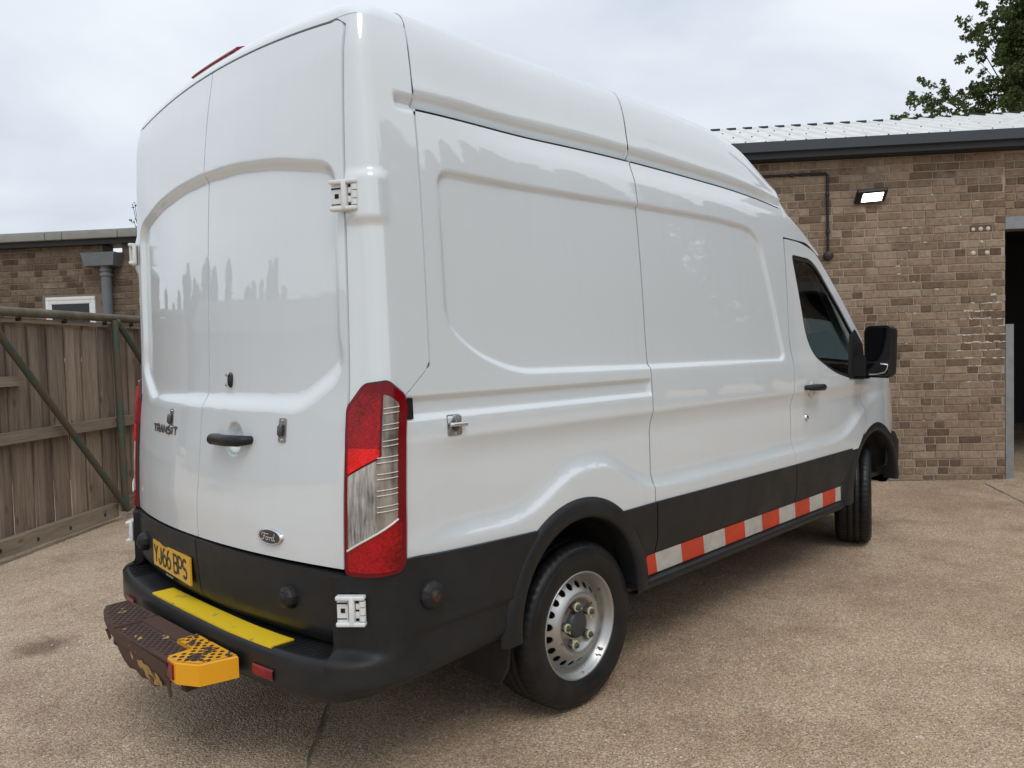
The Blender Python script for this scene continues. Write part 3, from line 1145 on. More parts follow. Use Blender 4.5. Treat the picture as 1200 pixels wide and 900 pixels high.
    for nm, mt, poly, o in (
            ('red_lens', 'red_lens', [(.075, .66), (.56, .66), (.56, .945), (.30, .945), (.10, .87), (.075, .84)], .021),
            ('red_lens', 'red_bright', [(.075, .525), (.56, .62), (.56, .66), (.075, .66)], .021),
            ('clear_lens', 'clear_lens2', [(.59, .62), (.59, .935), (.70, .92), (.82, .885), (.825, .30), (.52, .235), (.52, .60)], .021),
            ('clear_lens', 'clear_lens', [(.075, .14), (.52, .235), (.52, .60), (.075, .515)], .020),
            ('red_lens', 'red_lens', [(.075, .125), (.825, .285), (.90, .27), (.90, .055), (.84, .03), (.10, .025), (.075, .04)], .021)):
        panel(nm, [fillet([tl(*p) for p in poly], .006, 3)], .012, tl_fn(o), M[mt], TL, (.006, -sy * .006, 0), flip=not fl)
    for k in range(7):
        v = .865 - k * .083
        for dvv in (0, .026):
            p = [tl(.60 if v > .62 else .53, v - dvv - .003), tl(.82, v - dvv + .004)]
            q = [shell(lerp(p[0][0], p[1][0], i / 5), lerp(p[0][1], p[1][1], i / 5), .0235, sy=sy) for i in range(6)]
            MB().tube([tuple(np.ravel(a)) for a in q], .0017, 6).build('lens_rib', M['rib'], TL)
    q = [shell(lerp(tl(.08, 0)[0], tl(.82, 0)[0], i / 8), lerp(tl(0, .134)[1], tl(0, .293)[1], i / 8), .0235, sy=sy) for i in range(9)]
    MB().tube([tuple(np.ravel(a)) for a in q], .004, 6).build('lens_rib', M['rib'], TL)
    # small black bracket in front of the light
    kb = panel('rail_end_cap', [[(-.93, 1.283), (-.872, 1.283), (-.872, 1.352), (-.93, 1.352)]], .03, lambda x, z: np.stack([x, sy * (side_w(x, z) + .002), z], -1), M['black_gloss'], VAN, rt, flip=fl)

    # ---- rear door
    zs = np.linspace(.802, door_top(.82) - .03, 50)
    ztop = 2.593
    L = [(.003, .802), (.867, .802)] + [(.867, float(z)) for z in np.linspace(1.0, ztop - .055, 12)]
    L += arc(.867 - .05, ztop - .05, .05, .05, 5, 88, 8)
    L += [(a, float(door_top(a))) for a in np.linspace(.80, .003, 16)]
    RD = panel('rear_door', [L], .0105 if sy < 0 else .0115, rear_fn(sy, 0, scoop=(sy < 0)), M['white'], VAN, (.02, 0, 0), flip=not fl,
               label='right rear door with handle' if sy < 0 else 'left rear door with number plate')

    def trim_fn(a, z):
        x = rear_x(a, z) - .012 + .035 * ss(.60, .525, z) ** 1.5
        return np.stack([x, sy * a, z], -1)
    panel('door_lower_trim', [fillet([(.004, .530), (.868, .535), (.868, .788), (.004, .795)], [.01, .03, .02, .01])], .02, trim_fn, M['black'], RD, (.03, 0, 0), flip=not fl)

# ================================================================ roof
def hdr(x, y, z):
    return (x, y, z)


ST = [  # stations: x, then section points from the gutter to the crown
    (-.786, [(.951, 2.321, 0), (.917, 2.334, 0), (.920, 2.347, 0), (.945, 2.372, 0), (.941, 2.44, 0), (.925, 2.56, 0), (.897, 2.640, 0), (.850, 2.672, 0), (.74, 2.692, 0), (.48, 2.710, 0), (0, 2.720, 0)]),
    (.0, [(.908, 2.345, 0), (.876, 2.358, 0), (.879, 2.370, 0), (.902, 2.394, 0), (.896, 2.465, 0), (.880, 2.565, 0), (.852, 2.652, 0), (.805, 2.703, 0), (.70, 2.733, 0), (.45, 2.753, 0), (0, 2.76, 0)]),
    (.51, [(.898, 2.355, 0), (.867, 2.368, 0), (.870, 2.380, 0), (.892, 2.404, 0), (.884, 2.472, 0), (.867, 2.572, 0), (.838, 2.655, 0), (.79, 2.704, 0), (.70, 2.732, 0), (.45, 2.752, 0), (0, 2.76, 0)]),
    (1.3, [(.898, 2.349, 0), (.867, 2.361, 0), (.870, 2.372, 0), (.892, 2.395, 0), (.884, 2.462, 0), (.867, 2.557, 0), (.838, 2.640, 0), (.79, 2.690, 0), (.70, 2.720, 0), (.45, 2.742, 0), (0, 2.75, .02)]),
    (1.65, [(.898, 2.334, 0), (.870, 2.345, 0), (.872, 2.356, 0), (.891, 2.378, 0), (.883, 2.438, 0), (.868, 2.518, 0), (.842, 2.588, 0), (.79, 2.638, 0), (.70, 2.672, .01), (.45, 2.70, .05), (0, 2.71, .08)]),
    (2.012, [(.902, 2.300, 0), (.884, 2.308, 0), (.884, 2.315, 0), (.890, 2.330, 0), (.882, 2.368, 0), (.868, 2.408, 0), (.846, 2.440, 0), (.79, 2.475, .01), (.70, 2.502, .03), (.45, 2.54, .10), (0, 2.555, .14)])]


def roof_pt(x, q):
    """q in 0..10"""
    xs = [s[0] for s in ST]
    out = []
    for k in range(3):
        cols = []
        for j in range(11):
            cols.append(float(pch(x, [(xs[i], ST[i][1][j][k]) for i in range(len(ST))])))
        out.append(cols)
    zd = float(zditch(x))
    yd = float(side_w(x, zd))
    f_ = 1 - float(ss(1.75, 2.0, x)) * .75
    for j, (dy_, dz_) in enumerate(((.0, .003), (-.034 * f_, .013), (-.032 * f_, .024), (-.003 - .004 * f_, .060))):
        out[0][j] = yd + dy_
        out[1][j] = zd + dz_
    for j, dy_ in ((4, -.013), (5, -.029), (6, -.057), (7, -.106)):
        out[0][j] = yd + dy_
    # Catmull-Rom along the section
    res = []
    for cols in out:
        res.append(pch_cr(cols, q))
    y, z, dx = res
    return np.stack([x + dx, y, z], -1)


def pch_cr(c, q):
    c = np.array(c)
    i = np.clip(q.astype(int), 0, len(c) - 2)
    t = q - i
    p0, p1, p2, p3 = c[np.maximum(i - 1, 0)], c[i], c[i + 1], c[np.minimum(i + 2, len(c) - 1)]
    return .5 * (2 * p1 + (p2 - p0) * t + (2 * p0 - 5 * p1 + 4 * p2 - p3) * t * t + (3 * p1 - p0 - 3 * p2 + p3) * t ** 3)


QS = np.concatenate([np.linspace(0, 3, 19), np.linspace(3, 8, 60)[1:], np.linspace(8, 10, 16)[1:]])
for (x0, x1, nx) in ((ZA + G, ZB - G, 40), (ZB + G, 2.012, 60)):
    m = MB()
    rows = np.array([roof_pt(x, QS) for x in np.linspace(x0, x1, nx)])
    full = np.concatenate([rows * np.array([1, -1, 1]), (rows[:, ::-1])[:, 1:]], axis=1)
    m.grid(full, True, flip=True)
    # turned-down edges at the seams
    for r_ in (full[0], full[-1]):
        e = np.stack([r_, r_ + np.array([0, 0, -.02])])
        m.grid(e, True)
    m.build('roof_panel', M['white'], VAN)

# rear end of the roof: header over the doors, rounded into roof and flanks
def header_pts(s, v, sy):
    s, v = np.broadcast_arrays(np.asarray(s, float), np.asarray(v, float))
    ph = v * math.pi / 2
    wz = float(side_w(-.95, 2.604))
    a = np.maximum(0.0, wz + np.minimum(s, 0))
    zb = np.where(s < 0, np.maximum(door_top(np.minimum(a, .84)) + .009, 2.602), 2.600)
    zt = 2.682 + .032 * (1 - np.minimum(1, a / .92) ** 2)
    z = zb + (zt - zb) * np.sin(ph)
    p = shell(s, np.minimum(z, 2.66), -.105 * (1 - np.cos(ph)), t=.055 + .13 * v, sy=sy)
    return np.stack([p[..., 0], p[..., 1], z], -1)


def header_pt(s, v, sy):
    return tuple(np.ravel(header_pts(s, v, sy)))


m = MB()
for sy in (-1, 1):
    nu, nv = 120, 22
    wz = float(side_w(-.95, 2.604))
    S_, V_ = np.meshgrid(np.linspace(-wz, ZA - G - float(corner_x(2.604)), nu + 1), np.linspace(0, 1, nv + 1), indexing='ij')
    P = header_pts(S_, V_, sy)
    ext = []
    for q in (.35, .7, 1.0):      # carry on over the top to the seam
        e = P[:, -1].copy()
        e[:, 0] = lerp(e[:, 0], ZA - G, q)
        e[:, 2] += .006 * q
        ext.append(e)
    P = np.concatenate([P, np.stack(ext, 1)], 1)
    m.grid(P, True, flip=(sy > 0))
    e = np.stack([P[:, 0], P[:, 0] + np.array([.02, 0, 0])])
    m.grid(e, True, flip=(sy < 0))
m.build('roof_rear_header', M['white'], VAN)
# high-level brake light, set into the header
hb = MB()
P = []
for y in np.linspace(.25, -.13, 14):
    s_ = abs(y) - float(side_w(-.95, 2.604))
    c = [np.array(header_pt(s_, v, 1 if y > 0 else -1)) for v in (.42, .46, .62, .80, .86)]
    for k, (ox_, oz_) in enumerate(((.004, 0), (-.010, 0), (-.012, .008), (-.004, .012), (0, -.002))):
        c[k] = c[k] + np.array([ox_, 0, oz_])
        c[k][1] = y
    P.append(c)
P = np.array(P)
hb.grid(P, True)
hb.add(P[0], [(4, 3, 2, 1, 0)])
hb.add(P[-1], [(0, 1, 2, 3, 4)])
hb.build('high_brake_light', M['brake'], VAN)

# ================================================================ front: cap over the screen, pillars, windscreen, bonnet, nose
m = MB()
CS = [
    (2.018, [(.930, 2.126, 0), (.915, 2.22, 0), (.902, 2.296, 0), (.890, 2.330, 0), (.882, 2.368, 0), (.868, 2.408, 0), (.846, 2.440, 0), (.79, 2.475, .01), (.70, 2.502, .03), (.45, 2.54, .10), (0, 2.555, .14)]),
    (2.28, [(.919, 2.120, 0), (.912, 2.152, 0), (.905, 2.178, 0), (.896, 2.198, 0), (.886, 2.216, 0), (.872, 2.234, 0), (.850, 2.250, 0), (.79, 2.276, .02), (.70, 2.30, .05), (.45, 2.34, .14), (0, 2.36, .19)]),
    (2.49, [(.914, 2.048, 0), (.911, 2.056, 0), (.906, 2.063, 0), (.899, 2.069, 0), (.889, 2.074, 0), (.873, 2.079, 0), (.850, 2.085, 0), (.79, 2.105, .03), (.70, 2.13, .07), (.45, 2.175, .17), (0, 2.195, .22)])]
rows = []
for x in np.linspace(1.985, 2.49, 40):
    t = 0
    c = []
    for j in range(11):
        c.append([float(pch(x, [(s[0], s[1][j][k]) for s in CS])) for k in range(3)])
        if j < 3:
            c[-1][0] = float(side_w(x, c[-1][1])) - .001
    c = np.array(c)
    q = np.linspace(0, 10, 41)
    rows.append(np.stack([x + pch_cr(c[:, 2], q), pch_cr(c[:, 0], q), pch_cr(c[:, 1], q)], -1))
rows = np.array(rows)
full = np.concatenate([rows * np.array([1, -1, 1]), (rows[:, ::-1])[:, 1:]], axis=1)
m.grid(full, True, flip=True)
m.build('front_roof_cap', M['white'], VAN)
for sy in (-1, 1):
    m = MB()
    rows = []
    line = [(2.44, .915, 2.068), (2.485, .914, 2.048), (2.63, .914, 1.930), (2.80, .913, 1.785), (2.97, .912, 1.630), (3.095, .910, 1.535), (3.25, .905, 1.43), (3.42, .90, 1.325)]
    for i, (x, y, z) in enumerate(line):
        rows.append([(x - .005, sy * (y - .02), z - .035), (x, sy * y, z), (x + .005, sy * (y - .006), z + .008), (x + .010, sy * (y - .018), z + .015), (x + .016, sy * (y - .04), z + .020), (x + .022, sy * (y - .075), z + .022), (x + .0, sy * (y - .075), z - .03)])
    m.grid(np.array(rows), True, flip=(sy > 0))
    m.build('windscreen_pillar', M['white'], VAN)
m = MB()
ws = []
for k in np.linspace(0, 1, 10):
    e = np.array([lerp(2.515, 3.44, k), .84, lerp(2.070, 1.335, k)])
    c = np.array([lerp(2.705, 3.68, k), 0, lerp(2.190, 1.36, k)])
    row = []
    for t in np.linspace(-1, 1, 21):
        f = 1 - abs(t) ** 2.2
        row.append((lerp(e[0], c[0], f), t * e[1], lerp(e[2], c[2], f)))
    ws.append(row)
m.grid(np.array(ws), True)
m.build('windscreen', M['glass'], VAN)
m = MB()
bn = []
for k in np.linspace(0, 1, 14):
    x_e = lerp(3.16, 4.05, k)
    ze = 1.345 - .10 * k - .18 * k ** 3
    we = float(side_w(x_e, min(ze, 1.3))) - .004 - .05 * k ** 4
    row = []
    for t in np.linspace(-1, 1, 25):
        f = 1 - abs(t) ** 3
        row.append((x_e + lerp(0, .30 if k < .5 else .24, f) * (.6 + .4 * k), t * we, ze + .05 * f * (1 - .4 * k)))
    bn.append(row)
m.grid(np.array(bn), True)
m.build('bonnet', M['white'], VAN)
m = MB()
ns = []
for (z, dx, ww) in ((1.10, 0, .74), (1.0, .04, .77), (.85, .06, .79), (.7, .06, .80), (.62, .05, .80)):
    ns.append([(4.03 + dx + .24 * (1 - abs(t) ** 3), t * ww, z) for t in np.linspace(-1, 1, 21)])
m.grid(np.array(ns), True)
m.build('front_grille_panel', M['black_gloss'], VAN)
for sy in (-1, 1):
    m = MB()
    P = np.array([[(4.055 - .10 * k + .16 * (1 - abs(t) ** 3), sy * t, z) for t in (.45, .55, .65, .72, .78)] for k, z in ((0, .80), (.1, .95), (.35, 1.06))])
    m.grid(P, True, flip=(sy < 0))
    m.build('headlight', M['clear_lens'], VAN)
m = MB()
fb = []
for (z, o) in ((.355, -.05), (.39, -.03), (.48, -.015), (.60, -.01), (.72, -.01), (.79, -.03)):
    row = []
    for t in np.linspace(-1, 1, 41):
        a = abs(t)
        x = 4.20 + o - .58 * max(0, (a - .62) / .38) ** 1.6
        y = math.copysign(min(a / .86, 1) ** .9 * (.965 + o), t)
        row.append((x, y, z + max(0, .60 - z) * .8 * float(ss(.70, .98, a))))
    fb.append(row)
m.grid(np.array(fb), True)
m.build('front_bumper', M['black'], VAN)

# ================================================================ rear bumper
BP = [(-1.250, 0), (-1.247, .30), (-1.232, .55), (-1.205, .74), (-1.166, .872), (-1.118, .952), (-1.05, .995), (-.97, 1.012), (-.85, 1.018), (-.65, 1.018), (-.46, 1.018), (-.28, 1.016)]
bl = [0.0]
for i in range(1, len(BP)):
    bl.append(bl[-1] + math.dist(BP[i], BP[i - 1]))
SB = bl[4]


def bp(s, o=0.0, sy=-1):
    s = np.asarray(s, float)
    x = pch(s, [(bl[i], BP[i][0]) for i in range(len(BP))])
    y = pch(s, [(bl[i], BP[i][1]) for i in range(len(BP))])
    e = .01
    x1, y1 = pch(s + e, [(bl[i], BP[i][0]) for i in range(len(BP))]), pch(s + e, [(bl[i], BP[i][1]) for i in range(len(BP))])
    x0, y0 = pch(s - e, [(bl[i], BP[i][0]) for i in range(len(BP))]), pch(s - e, [(bl[i], BP[i][1]) for i in range(len(BP))])
    tx, ty = x1 - x0, y1 - y0
    L = np.hypot(tx, ty) + 1e-12
    return x - ty / L * o, sy * (y + tx / L * o)


BUMP = empty('rear_bumper')
BUMP.parent = VAN
m = MB()
prof = [(.13, .388), (.05, .380), (.012, .386), (0, .410), (0, .480), (.004, .508), (.013, .520), (.022, .5235)]
rows = []
for s in np.concatenate([-np.linspace(SB, 0, 30), np.linspace(0, SB, 30)[1:]]):
    row = []
    for ins, z in prof:
        x, y = bp(abs(s), -ins, 1)
        row.append((float(x), math.copysign(float(y), s), z))
    x, y = row[-1][:2]
    for q in (.03, .08, .2):
        row.append((x + q * (1 if q < .2 else 1), y, .5235 - (0 if q < .2 else .004)))
    rows.append(row)
m.grid(np.array(rows), True)
m.build('bumper_beam', M['black'], BUMP)
# anti-slip ribs of the black step ends
for sy in (-1, 1):
    for k in range(7):
        y = sy * (.66 + k * .028)
        x0 = float(pch(abs(y), [(BP[i][1], BP[i][0]) for i in range(6)])) + .03
        MB().tube([(x0, y, .5245), (x0 + .095, y, .5245)], .003, 5).build('tread_rib', M['black'], BUMP)
for sy in (-1, 1):
    fl = sy > 0
    SE = bl[-1]
    s_of_ = lambda x: bl[7] + (x + .97)
    zt_pts = [(SB, .786), (SB + .18, .798), (SB + .235, .830), (SB + .29, .830), (SB + .42, .822), (s_of_(-.35), .806), (SE, .804)]

    def blk_fn(s, z, sy=sy):
        zt = pch(s, zt_pts)
        up = np.clip((z - .60) / np.maximum(zt - .60, .01), 0, 1)
        corner = ss(SB + .25, SB + .08, s)
        ins = lerp(np.interp(z, [.378, .386, .41], [.03, .012, 0]), .032 * ss(.44, .40, z), ss(SB, SB + .12, s)) + corner * .056 * ss(.512, .545, z) + .010 * ss(.582, .570, z) * ss(SB + .22, SB + .36, s)
        ins = ins + .022 * ss(.475, .42, z) * ss(SB + .25, SB + .7, s)
        x, y = bp(s, -ins, sy)
        return np.stack([x, y, z], -1)
    s_of = lambda x: bl[7] + (x + .97)
    poly = [(SB, .380), (SB + .06, .392), (SB + .25, .408), (s_of(-.475), .418)] + [(s_of(x), z) for x, z in arc(AX, AZ, .452, .452, 178, 128, 10)]
    poly += [(s, float(pch(s, zt_pts))) for s in np.linspace(s_of(-.305), SB, 24)]
    BC = panel('bumper_corner', [poly], .0095, blk_fn, M['black'], BUMP, (.035, -sy * .012, 0), flip=not fl)
    # inner cheek facing the doors, and ledge under the light
    q = []
    for z in np.linspace(.381, .784, 14):
        p = np.ravel(blk_fn(np.array([SB]), np.array([z])))
        q.append([(p[0], p[1], z), (p[0] + .03, p[1] + sy * .001, z), (-1.03, sy * .878, z)])
    ck = MB().grid(np.array(q), True, flip=fl)
    lg = []
    for s in np.linspace(SB, SB + .33, 18):
        z = float(pch(s, zt_pts))
        p = np.ravel(blk_fn(np.array([s]), np.array([z])))
        n_ = np.ravel(shell(lerp(-.11, .16, (s - SB) / .33), .80, -.03, sy=sy))
        lg.append([(p[0], p[1], z), (n_[0], n_[1], max(z, .786))])
    ck.grid(np.array(lg), True, flip=not fl)
    ck.build('bumper_cheek', M['black'], BC)
    # parking domes: side and door
    def dome(c, n, r, name, parent):
        n = Vector(n).normalized()
        q = Vector((0, 0, 1)).rotation_difference(n).to_matrix()
        d = MB()
        d.lathe([(r * 1.02, -.012), (r, .006), (r * .93, .018), (r * .78, .027), (r * .55, .033), (r * .30, .0345), (0, .0345)], 'Z', 10, c=c, M=q, smooth=False)
        d.lathe([(r * .45, .034), (r * .38, .0375), (0, .038)], 'Z', 14, c=c, M=q)
        return d.build(name, M['black'], parent)
    sD = bl[7] + (.97 - .838)
    cx_, cy_ = bp(np.array([sD]), -.002, sy)
    DS = dome((float(cx_[0]), float(cy_[0]), .693), (-.1, sy, .05), .050, 'buffer_dome', BUMP)
    MB().lathe([(0, .0395), (.016, .0392), (.019, .036)], 'Z', 16, c=(float(cx_[0]), float(cy_[0]), .691), M=Vector((0, 0, 1)).rotation_difference(Vector((-.1, sy, .05)).normalized()).to_matrix()).build('dome_reflector', mat('amber_dark', (.045, .016, .012), .3), DS)
    xr_ = float(rear_x(.62, .678)) - .012
    dome((xr_, sy * .62 if sy < 0 else .655, .678), (-1, sy * .1, .05), .042, 'buffer_dome', BUMP)
    # red reflector
    ry = [(.545), (.60), (.655)]
    P = []
    for y in (.538, .575, .615, .652):
        x = float(pch(y, [(BP[i][1], BP[i][0]) for i in range(7)]))
        P.append([(x - .004, sy * y, .418), (x - .008, sy * y, .424), (x - .008, sy * y, .452), (x - .004, sy * y, .458)])
    P = np.array(P)
    mr_ = MB().grid(P, False, flip=not fl)
    mr_.add([P[0][k] for k in range(4)] + [P[0][k] + np.array([.02, 0, 0]) for k in range(4)], [(0, 4, 5, 1), (1, 5, 6, 2), (2, 6, 7, 3)])
    mr_.build('red_reflector', M['reflector'], BUMP)

# yellow anti-slip plate lying on the step
V, F = [], []
ys_ = np.linspace(.335, -.620, 24)
for y in ys_:
    xb = float(pch(abs(y), [(BP[i][1], BP[i][0]) for i in range(6)]))
    V += [(xb + .012, y, .5275), (xb + .10, y, .5275), (xb + .012, y, .520), (xb + .10, y, .520)]
for i in range(23):
    a = 4 * i
    F += [(a, a + 1, a + 5, a + 4)[::-1], (a, a + 4, a + 6, a + 2)[::-1], (a + 1, a + 3, a + 7, a + 5)[::-1]]
F += [(0, 1, 3, 2), (92, 94, 95, 93)]
YP = MB().add(V, F).build('yellow_step_plate', M['step_yellow'], BUMP)

# ================================================================ rusty tow step
TOW = empty('tow_step')
TOW.parent = VAN
tag(TOW, label='rust-brown and yellow step bolted behind the bumper')


def plate_prism(poly, z0, z1, name, mt, b=.006):
    n = len(poly)
    c = np.mean(np.array(poly), 0)
    ins = [tuple(np.array(p) + (c - np.array(p)) / np.linalg.norm(c - np.array(p)) * b) for p in poly]
    V = [(p[0], p[1], z0) for p in poly] + [(p[0], p[1], z1 - b) for p in poly] + [(p[0], p[1], z1) for p in ins]
    F = [list(range(n)), list(range(2 * n, 3 * n))[::-1]]
    for k in (0, n):
        F += [(k + i, k + n + i, k + n + (i + 1) % n, k + (i + 1) % n) for i in range(n)]
    return MB().add(V, F).build(name, mt, TOW)


left = [(-1.268, .512), (-1.268, .205), (-1.335, .195), (-1.438, .195), (-1.425, .30), (-1.388, .46), (-1.365, .505)]
mid = [(-1.330, .200), (-1.330, -.285), (-1.430, -.285), (-1.438, .200)]
back = [(-1.262, .21), (-1.262, -.15), (-1.332, -.15), (-1.332, .21)]
right_ = [(-1.258, -.147), (-1.258, -.475), (-1.385, -.445), (-1.428, -.36), (-1.425, -.288), (-1.335, -.284), (-1.335, -.15)]
PL = plate_prism(left, .425, .470, 'tread_wing', M['rust'])
PM = plate_prism(mid, .415, .460, 'tread_centre', M['rust'])
PB = plate_prism(back, .42, .466, 'tread_bar', M['rust'])
PR = plate_prism(right_, .395, .472, 'tread_wing', M['tow_yellow2'])
ptop = []
for p in right_:
    c = np.mean(np.array(right_), 0)
    ptop.append(tuple(c + (np.array(p) - c) * .97))
V = [(p[0], p[1], .4738) for p in ptop]
MB().add(V, [list(range(len(V)))[::-1]]).build('tread_surface', M['tow_yellow'], PR)
# hanging face plate with torn lower edge
fy = [.205, .15, .09, .03, -.03, -.09, -.15, -.21, -.26, -.30]
fz = [.375, .345, .330, .338, .326, .334, .325, .345, .36, .385]
V, F = [], []
for y, z in zip(fy, fz):
    V += [(-1.436, y, .452), (-1.428, y, z + .03), (-1.421, y, z), (-1.428, y, .452), (-1.415, y, z)]
for i in range(len(fy) - 1):
    a = 5 * i
    F += [(a, a + 1, a + 6, a + 5), (a + 1, a + 2, a + 7, a + 6), (a + 3, a + 8, a + 9, a + 4), (a + 2, a + 4, a + 9, a + 7)]
MB().add(V, F, True).build('face_plate', M['rust'], TOW)
for (y, z0, z1) in ((-.285, .40, .318), (.30, .43, .385)):
    MB().add([(-1.43, y - .018, z0), (-1.43, y + .018, z0), (-1.42, y + .004, z1), (-1.415, y - .006, z1 + .01), (-1.424, y - .018, z0), (-1.424, y + .018, z0)],
             [(0, 1, 2, 3), (4, 3, 2, 5), (0, 3, 4), (1, 5, 2)]).build('torn_edge', M['rust'], TOW)
fl_ = [(-.02, .392), (-.06, .410), (-.09, .396), (-.12, .402), (-.16, .388), (-.20, .392), (-.245, .372), (-.235, .352), (-.20, .345), (-.16, .336), (-.12, .340), (-.07, .350), (-.03, .372)]
MB().add([(-1.4365 + max(0, .40 - z) * .17 + .002, y, z) for y, z in fl_], [list(range(len(fl_)))]).build('paint_remnant', chipped_mat('old_yellow', (.40, .235, .06), (.05, .026, .018), 26.0, .45), TOW)
# brackets running back under the bumper
bk = MB()
for y in (.30, -.05, -.35):
    bk.box((-1.40, y - .02, .36), (-.85, y + .02, .42))
bk.build('tow_bracket', M['under'], TOW)


def dimples(poly, z, name, mt, parent, r=.0085, pitch=.030, h=.004):
    d = MB()
    a = np.array(poly)
    lo, hi = a.min(0), a.max(0)
    j = 0
    y = lo[1] + pitch * .5
    while y < hi[1]:
        x = lo[0] + pitch * (.5 if j % 2 else .98)
        while x < hi[0]:
            if float(sdf(np.array([x]), np.array([y]), poly)[0]) < -.010:
                d.lathe([(r, 0), (r * .8, h), (0, h)], 'Z', 8, c=(x, y, z))
            x += pitch
        y += pitch * .62
        j += 1
    return d.build(name, mt, parent, kind='stuff')


M['dark_dot'] = mat('dark_dot', (.026, .015, .012), .85)
M['rust_stud'] = mat('rust_stud', (.085, .05, .038), .7, var=(50, .8, (.18, .12, .09)))
dimples(left, .470, 'tread_dots', M['dark_dot'], PL, h=.0015)
dimples(mid, .460, 'tread_dots', M['dark_dot'], PM, h=.0015)
dimples(right_, .4740, 'tread_dots', M['dark_dot'], PR, r=.0085, pitch=.033, h=.0012)  # flat dark discs: the shade inside the wing's holes put into colour
# red marker on the yellow wing's cut corner
a_, b_ = np.array([-1.428, -.36]), np.array([-1.425, -.288])
t_ = (b_ - a_) / np.linalg.norm(b_ - a_)
n_ = np.array([-t_[1], t_[0]])
n_ = n_ if n_[0] < 0 else -n_
q0, q1 = a_ + t_ * .016, b_ - t_ * .008
V = [(*(q0 + n_ * .006), .405), (*(q1 + n_ * .006), .405), (*(q1 + n_ * .006), .458), (*(q0 + n_ * .006), .458),
     (*(q0 - n_ * .01), .405), (*(q1 - n_ * .01), .405), (*(q1 - n_ * .01), .458), (*(q0 - n_ * .01), .458)]
MB().add(V, [(0, 1, 2, 3), (0, 4, 5, 1), (1, 5, 6, 2), (2, 6, 7, 3), (3, 7, 4, 0)]).build('red_marker', M['reflector'], TOW)

# ================================================================ lettering helpers (strokes)
def stroke(mb, pts, wd, f, o):
    """flat ribbon of width wd along 2-D points, lifted to 3-D by f(a, z, o)"""
    pts = [np.array(p, float) for p in pts]
    V, F = [], []
    n = len(pts)
    for i, p in enumerate(pts):
        t1 = pts[i] - pts[i - 1] if i else pts[1] - pts[0]
        t2 = pts[i + 1] - pts[i] if i < n - 1 else t1
        t1 /= np.linalg.norm(t1) + 1e-9
        t2 /= np.linalg.norm(t2) + 1e-9
        t = t1 + t2
        L = np.linalg.norm(t)
        t = t / L if L > .3 else t2
        k = 1 / max(.55, float(np.dot(t, t2)))
        nn = np.array([-t[1], t[0]]) * wd / 2 * k
        V += [p + nn, p - nn]
    for i in range(n - 1):
        F.append((2 * i, 2 * i + 2, 2 * i + 3, 2 * i + 1))
    P = [f(v[0], v[1], o) for v in V]
    mb.add(P, F)
    mb.add(P, [g[::-1] for g in F]) if False else None


def ell(cx, cy, rx, ry, a0, a1, n=12):
    return [(cx + rx * math.cos(R(a0 + (a1 - a0) * i / n)), cy + ry * math.sin(R(a0 + (a1 - a0) * i / n))) for i in range(n + 1)]


GL = {  # cell 0..1 wide, 0..1 high, list of strokes
    'Y': [[(0, 1), (.5, .48), (.5, 0)], [(1, 1), (.5, .48)]],
    'J': [[(.8, 1), (.8, .28)] + ell(.42, .28, .38, .28, 0, -180, 10)],
    '6': [ell(.5, .30, .5, .30, 0, 360, 20), ell(.62, .34, .62, .66, 180, 85, 8)],
    'B': [[(0, 0), (0, 1), (.55, 1)] + ell(.6, .77, .38, .23, 90, -90, 8) + [(0, .54)], [(.55, .54)] + ell(.58, .27, .42, .27, 90, -90, 8) + [(0, 0)]],
    'P': [[(0, 0), (0, 1), (.55, 1)] + ell(.58, .72, .42, .28, 90, -90, 8) + [(0, .44)]],
    'S': [ell(.5, .74, .48, .26, 35, 260, 12) + ell(.5, .26, .48, .26, 85, -145, 12)],
    'T': [[(0, 1), (1, 1)], [(.5, 1), (.5, 0)]],
    'R': [[(0, 0), (0, 1), (.65, 1)] + ell(.65, .75, .35, .25, 90, -90, 6) + [(0, .5)], [(.5, .5), (1, 0)]],
    'A': [[(0, 0), (.5, 1), (1, 0)], [(.2, .36), (.8, .36)]],
    'N': [[(0, 0), (0, 1), (1, 0), (1, 1)]],
    'I': [[(.5, 0), (.5, 1)]],
}

# ---- number plate on the left door
LD = [o for o in VAN.children if o.name.startswith('rear_door')]
RDOOR = [o for o in LD if 'right' in o.get('label', '')][0]
LDOOR = [o for o in LD if 'left' in o.get('label', '')][0]
PX = float(rear_x(.27, .66)) - .020
PY0, PY1, PZ0, PZ1 = .520, .045, .600, .712       # left and right ends as read from behind
pdx = .018                                          # slight turn with the door


def plate_f(u, v, o):
    y = lerp(PY0, PY1, u)
    return (PX - o + pdx * (.5 - u) * -2 * -.5 * 2, y, lerp(PZ0, PZ1, v))


def pf(u, v, o):
    y = lerp(PY0, PY1, u)
    return (PX - o + lerp(.030, -.012, u), y, lerp(PZ0, PZ1, v))


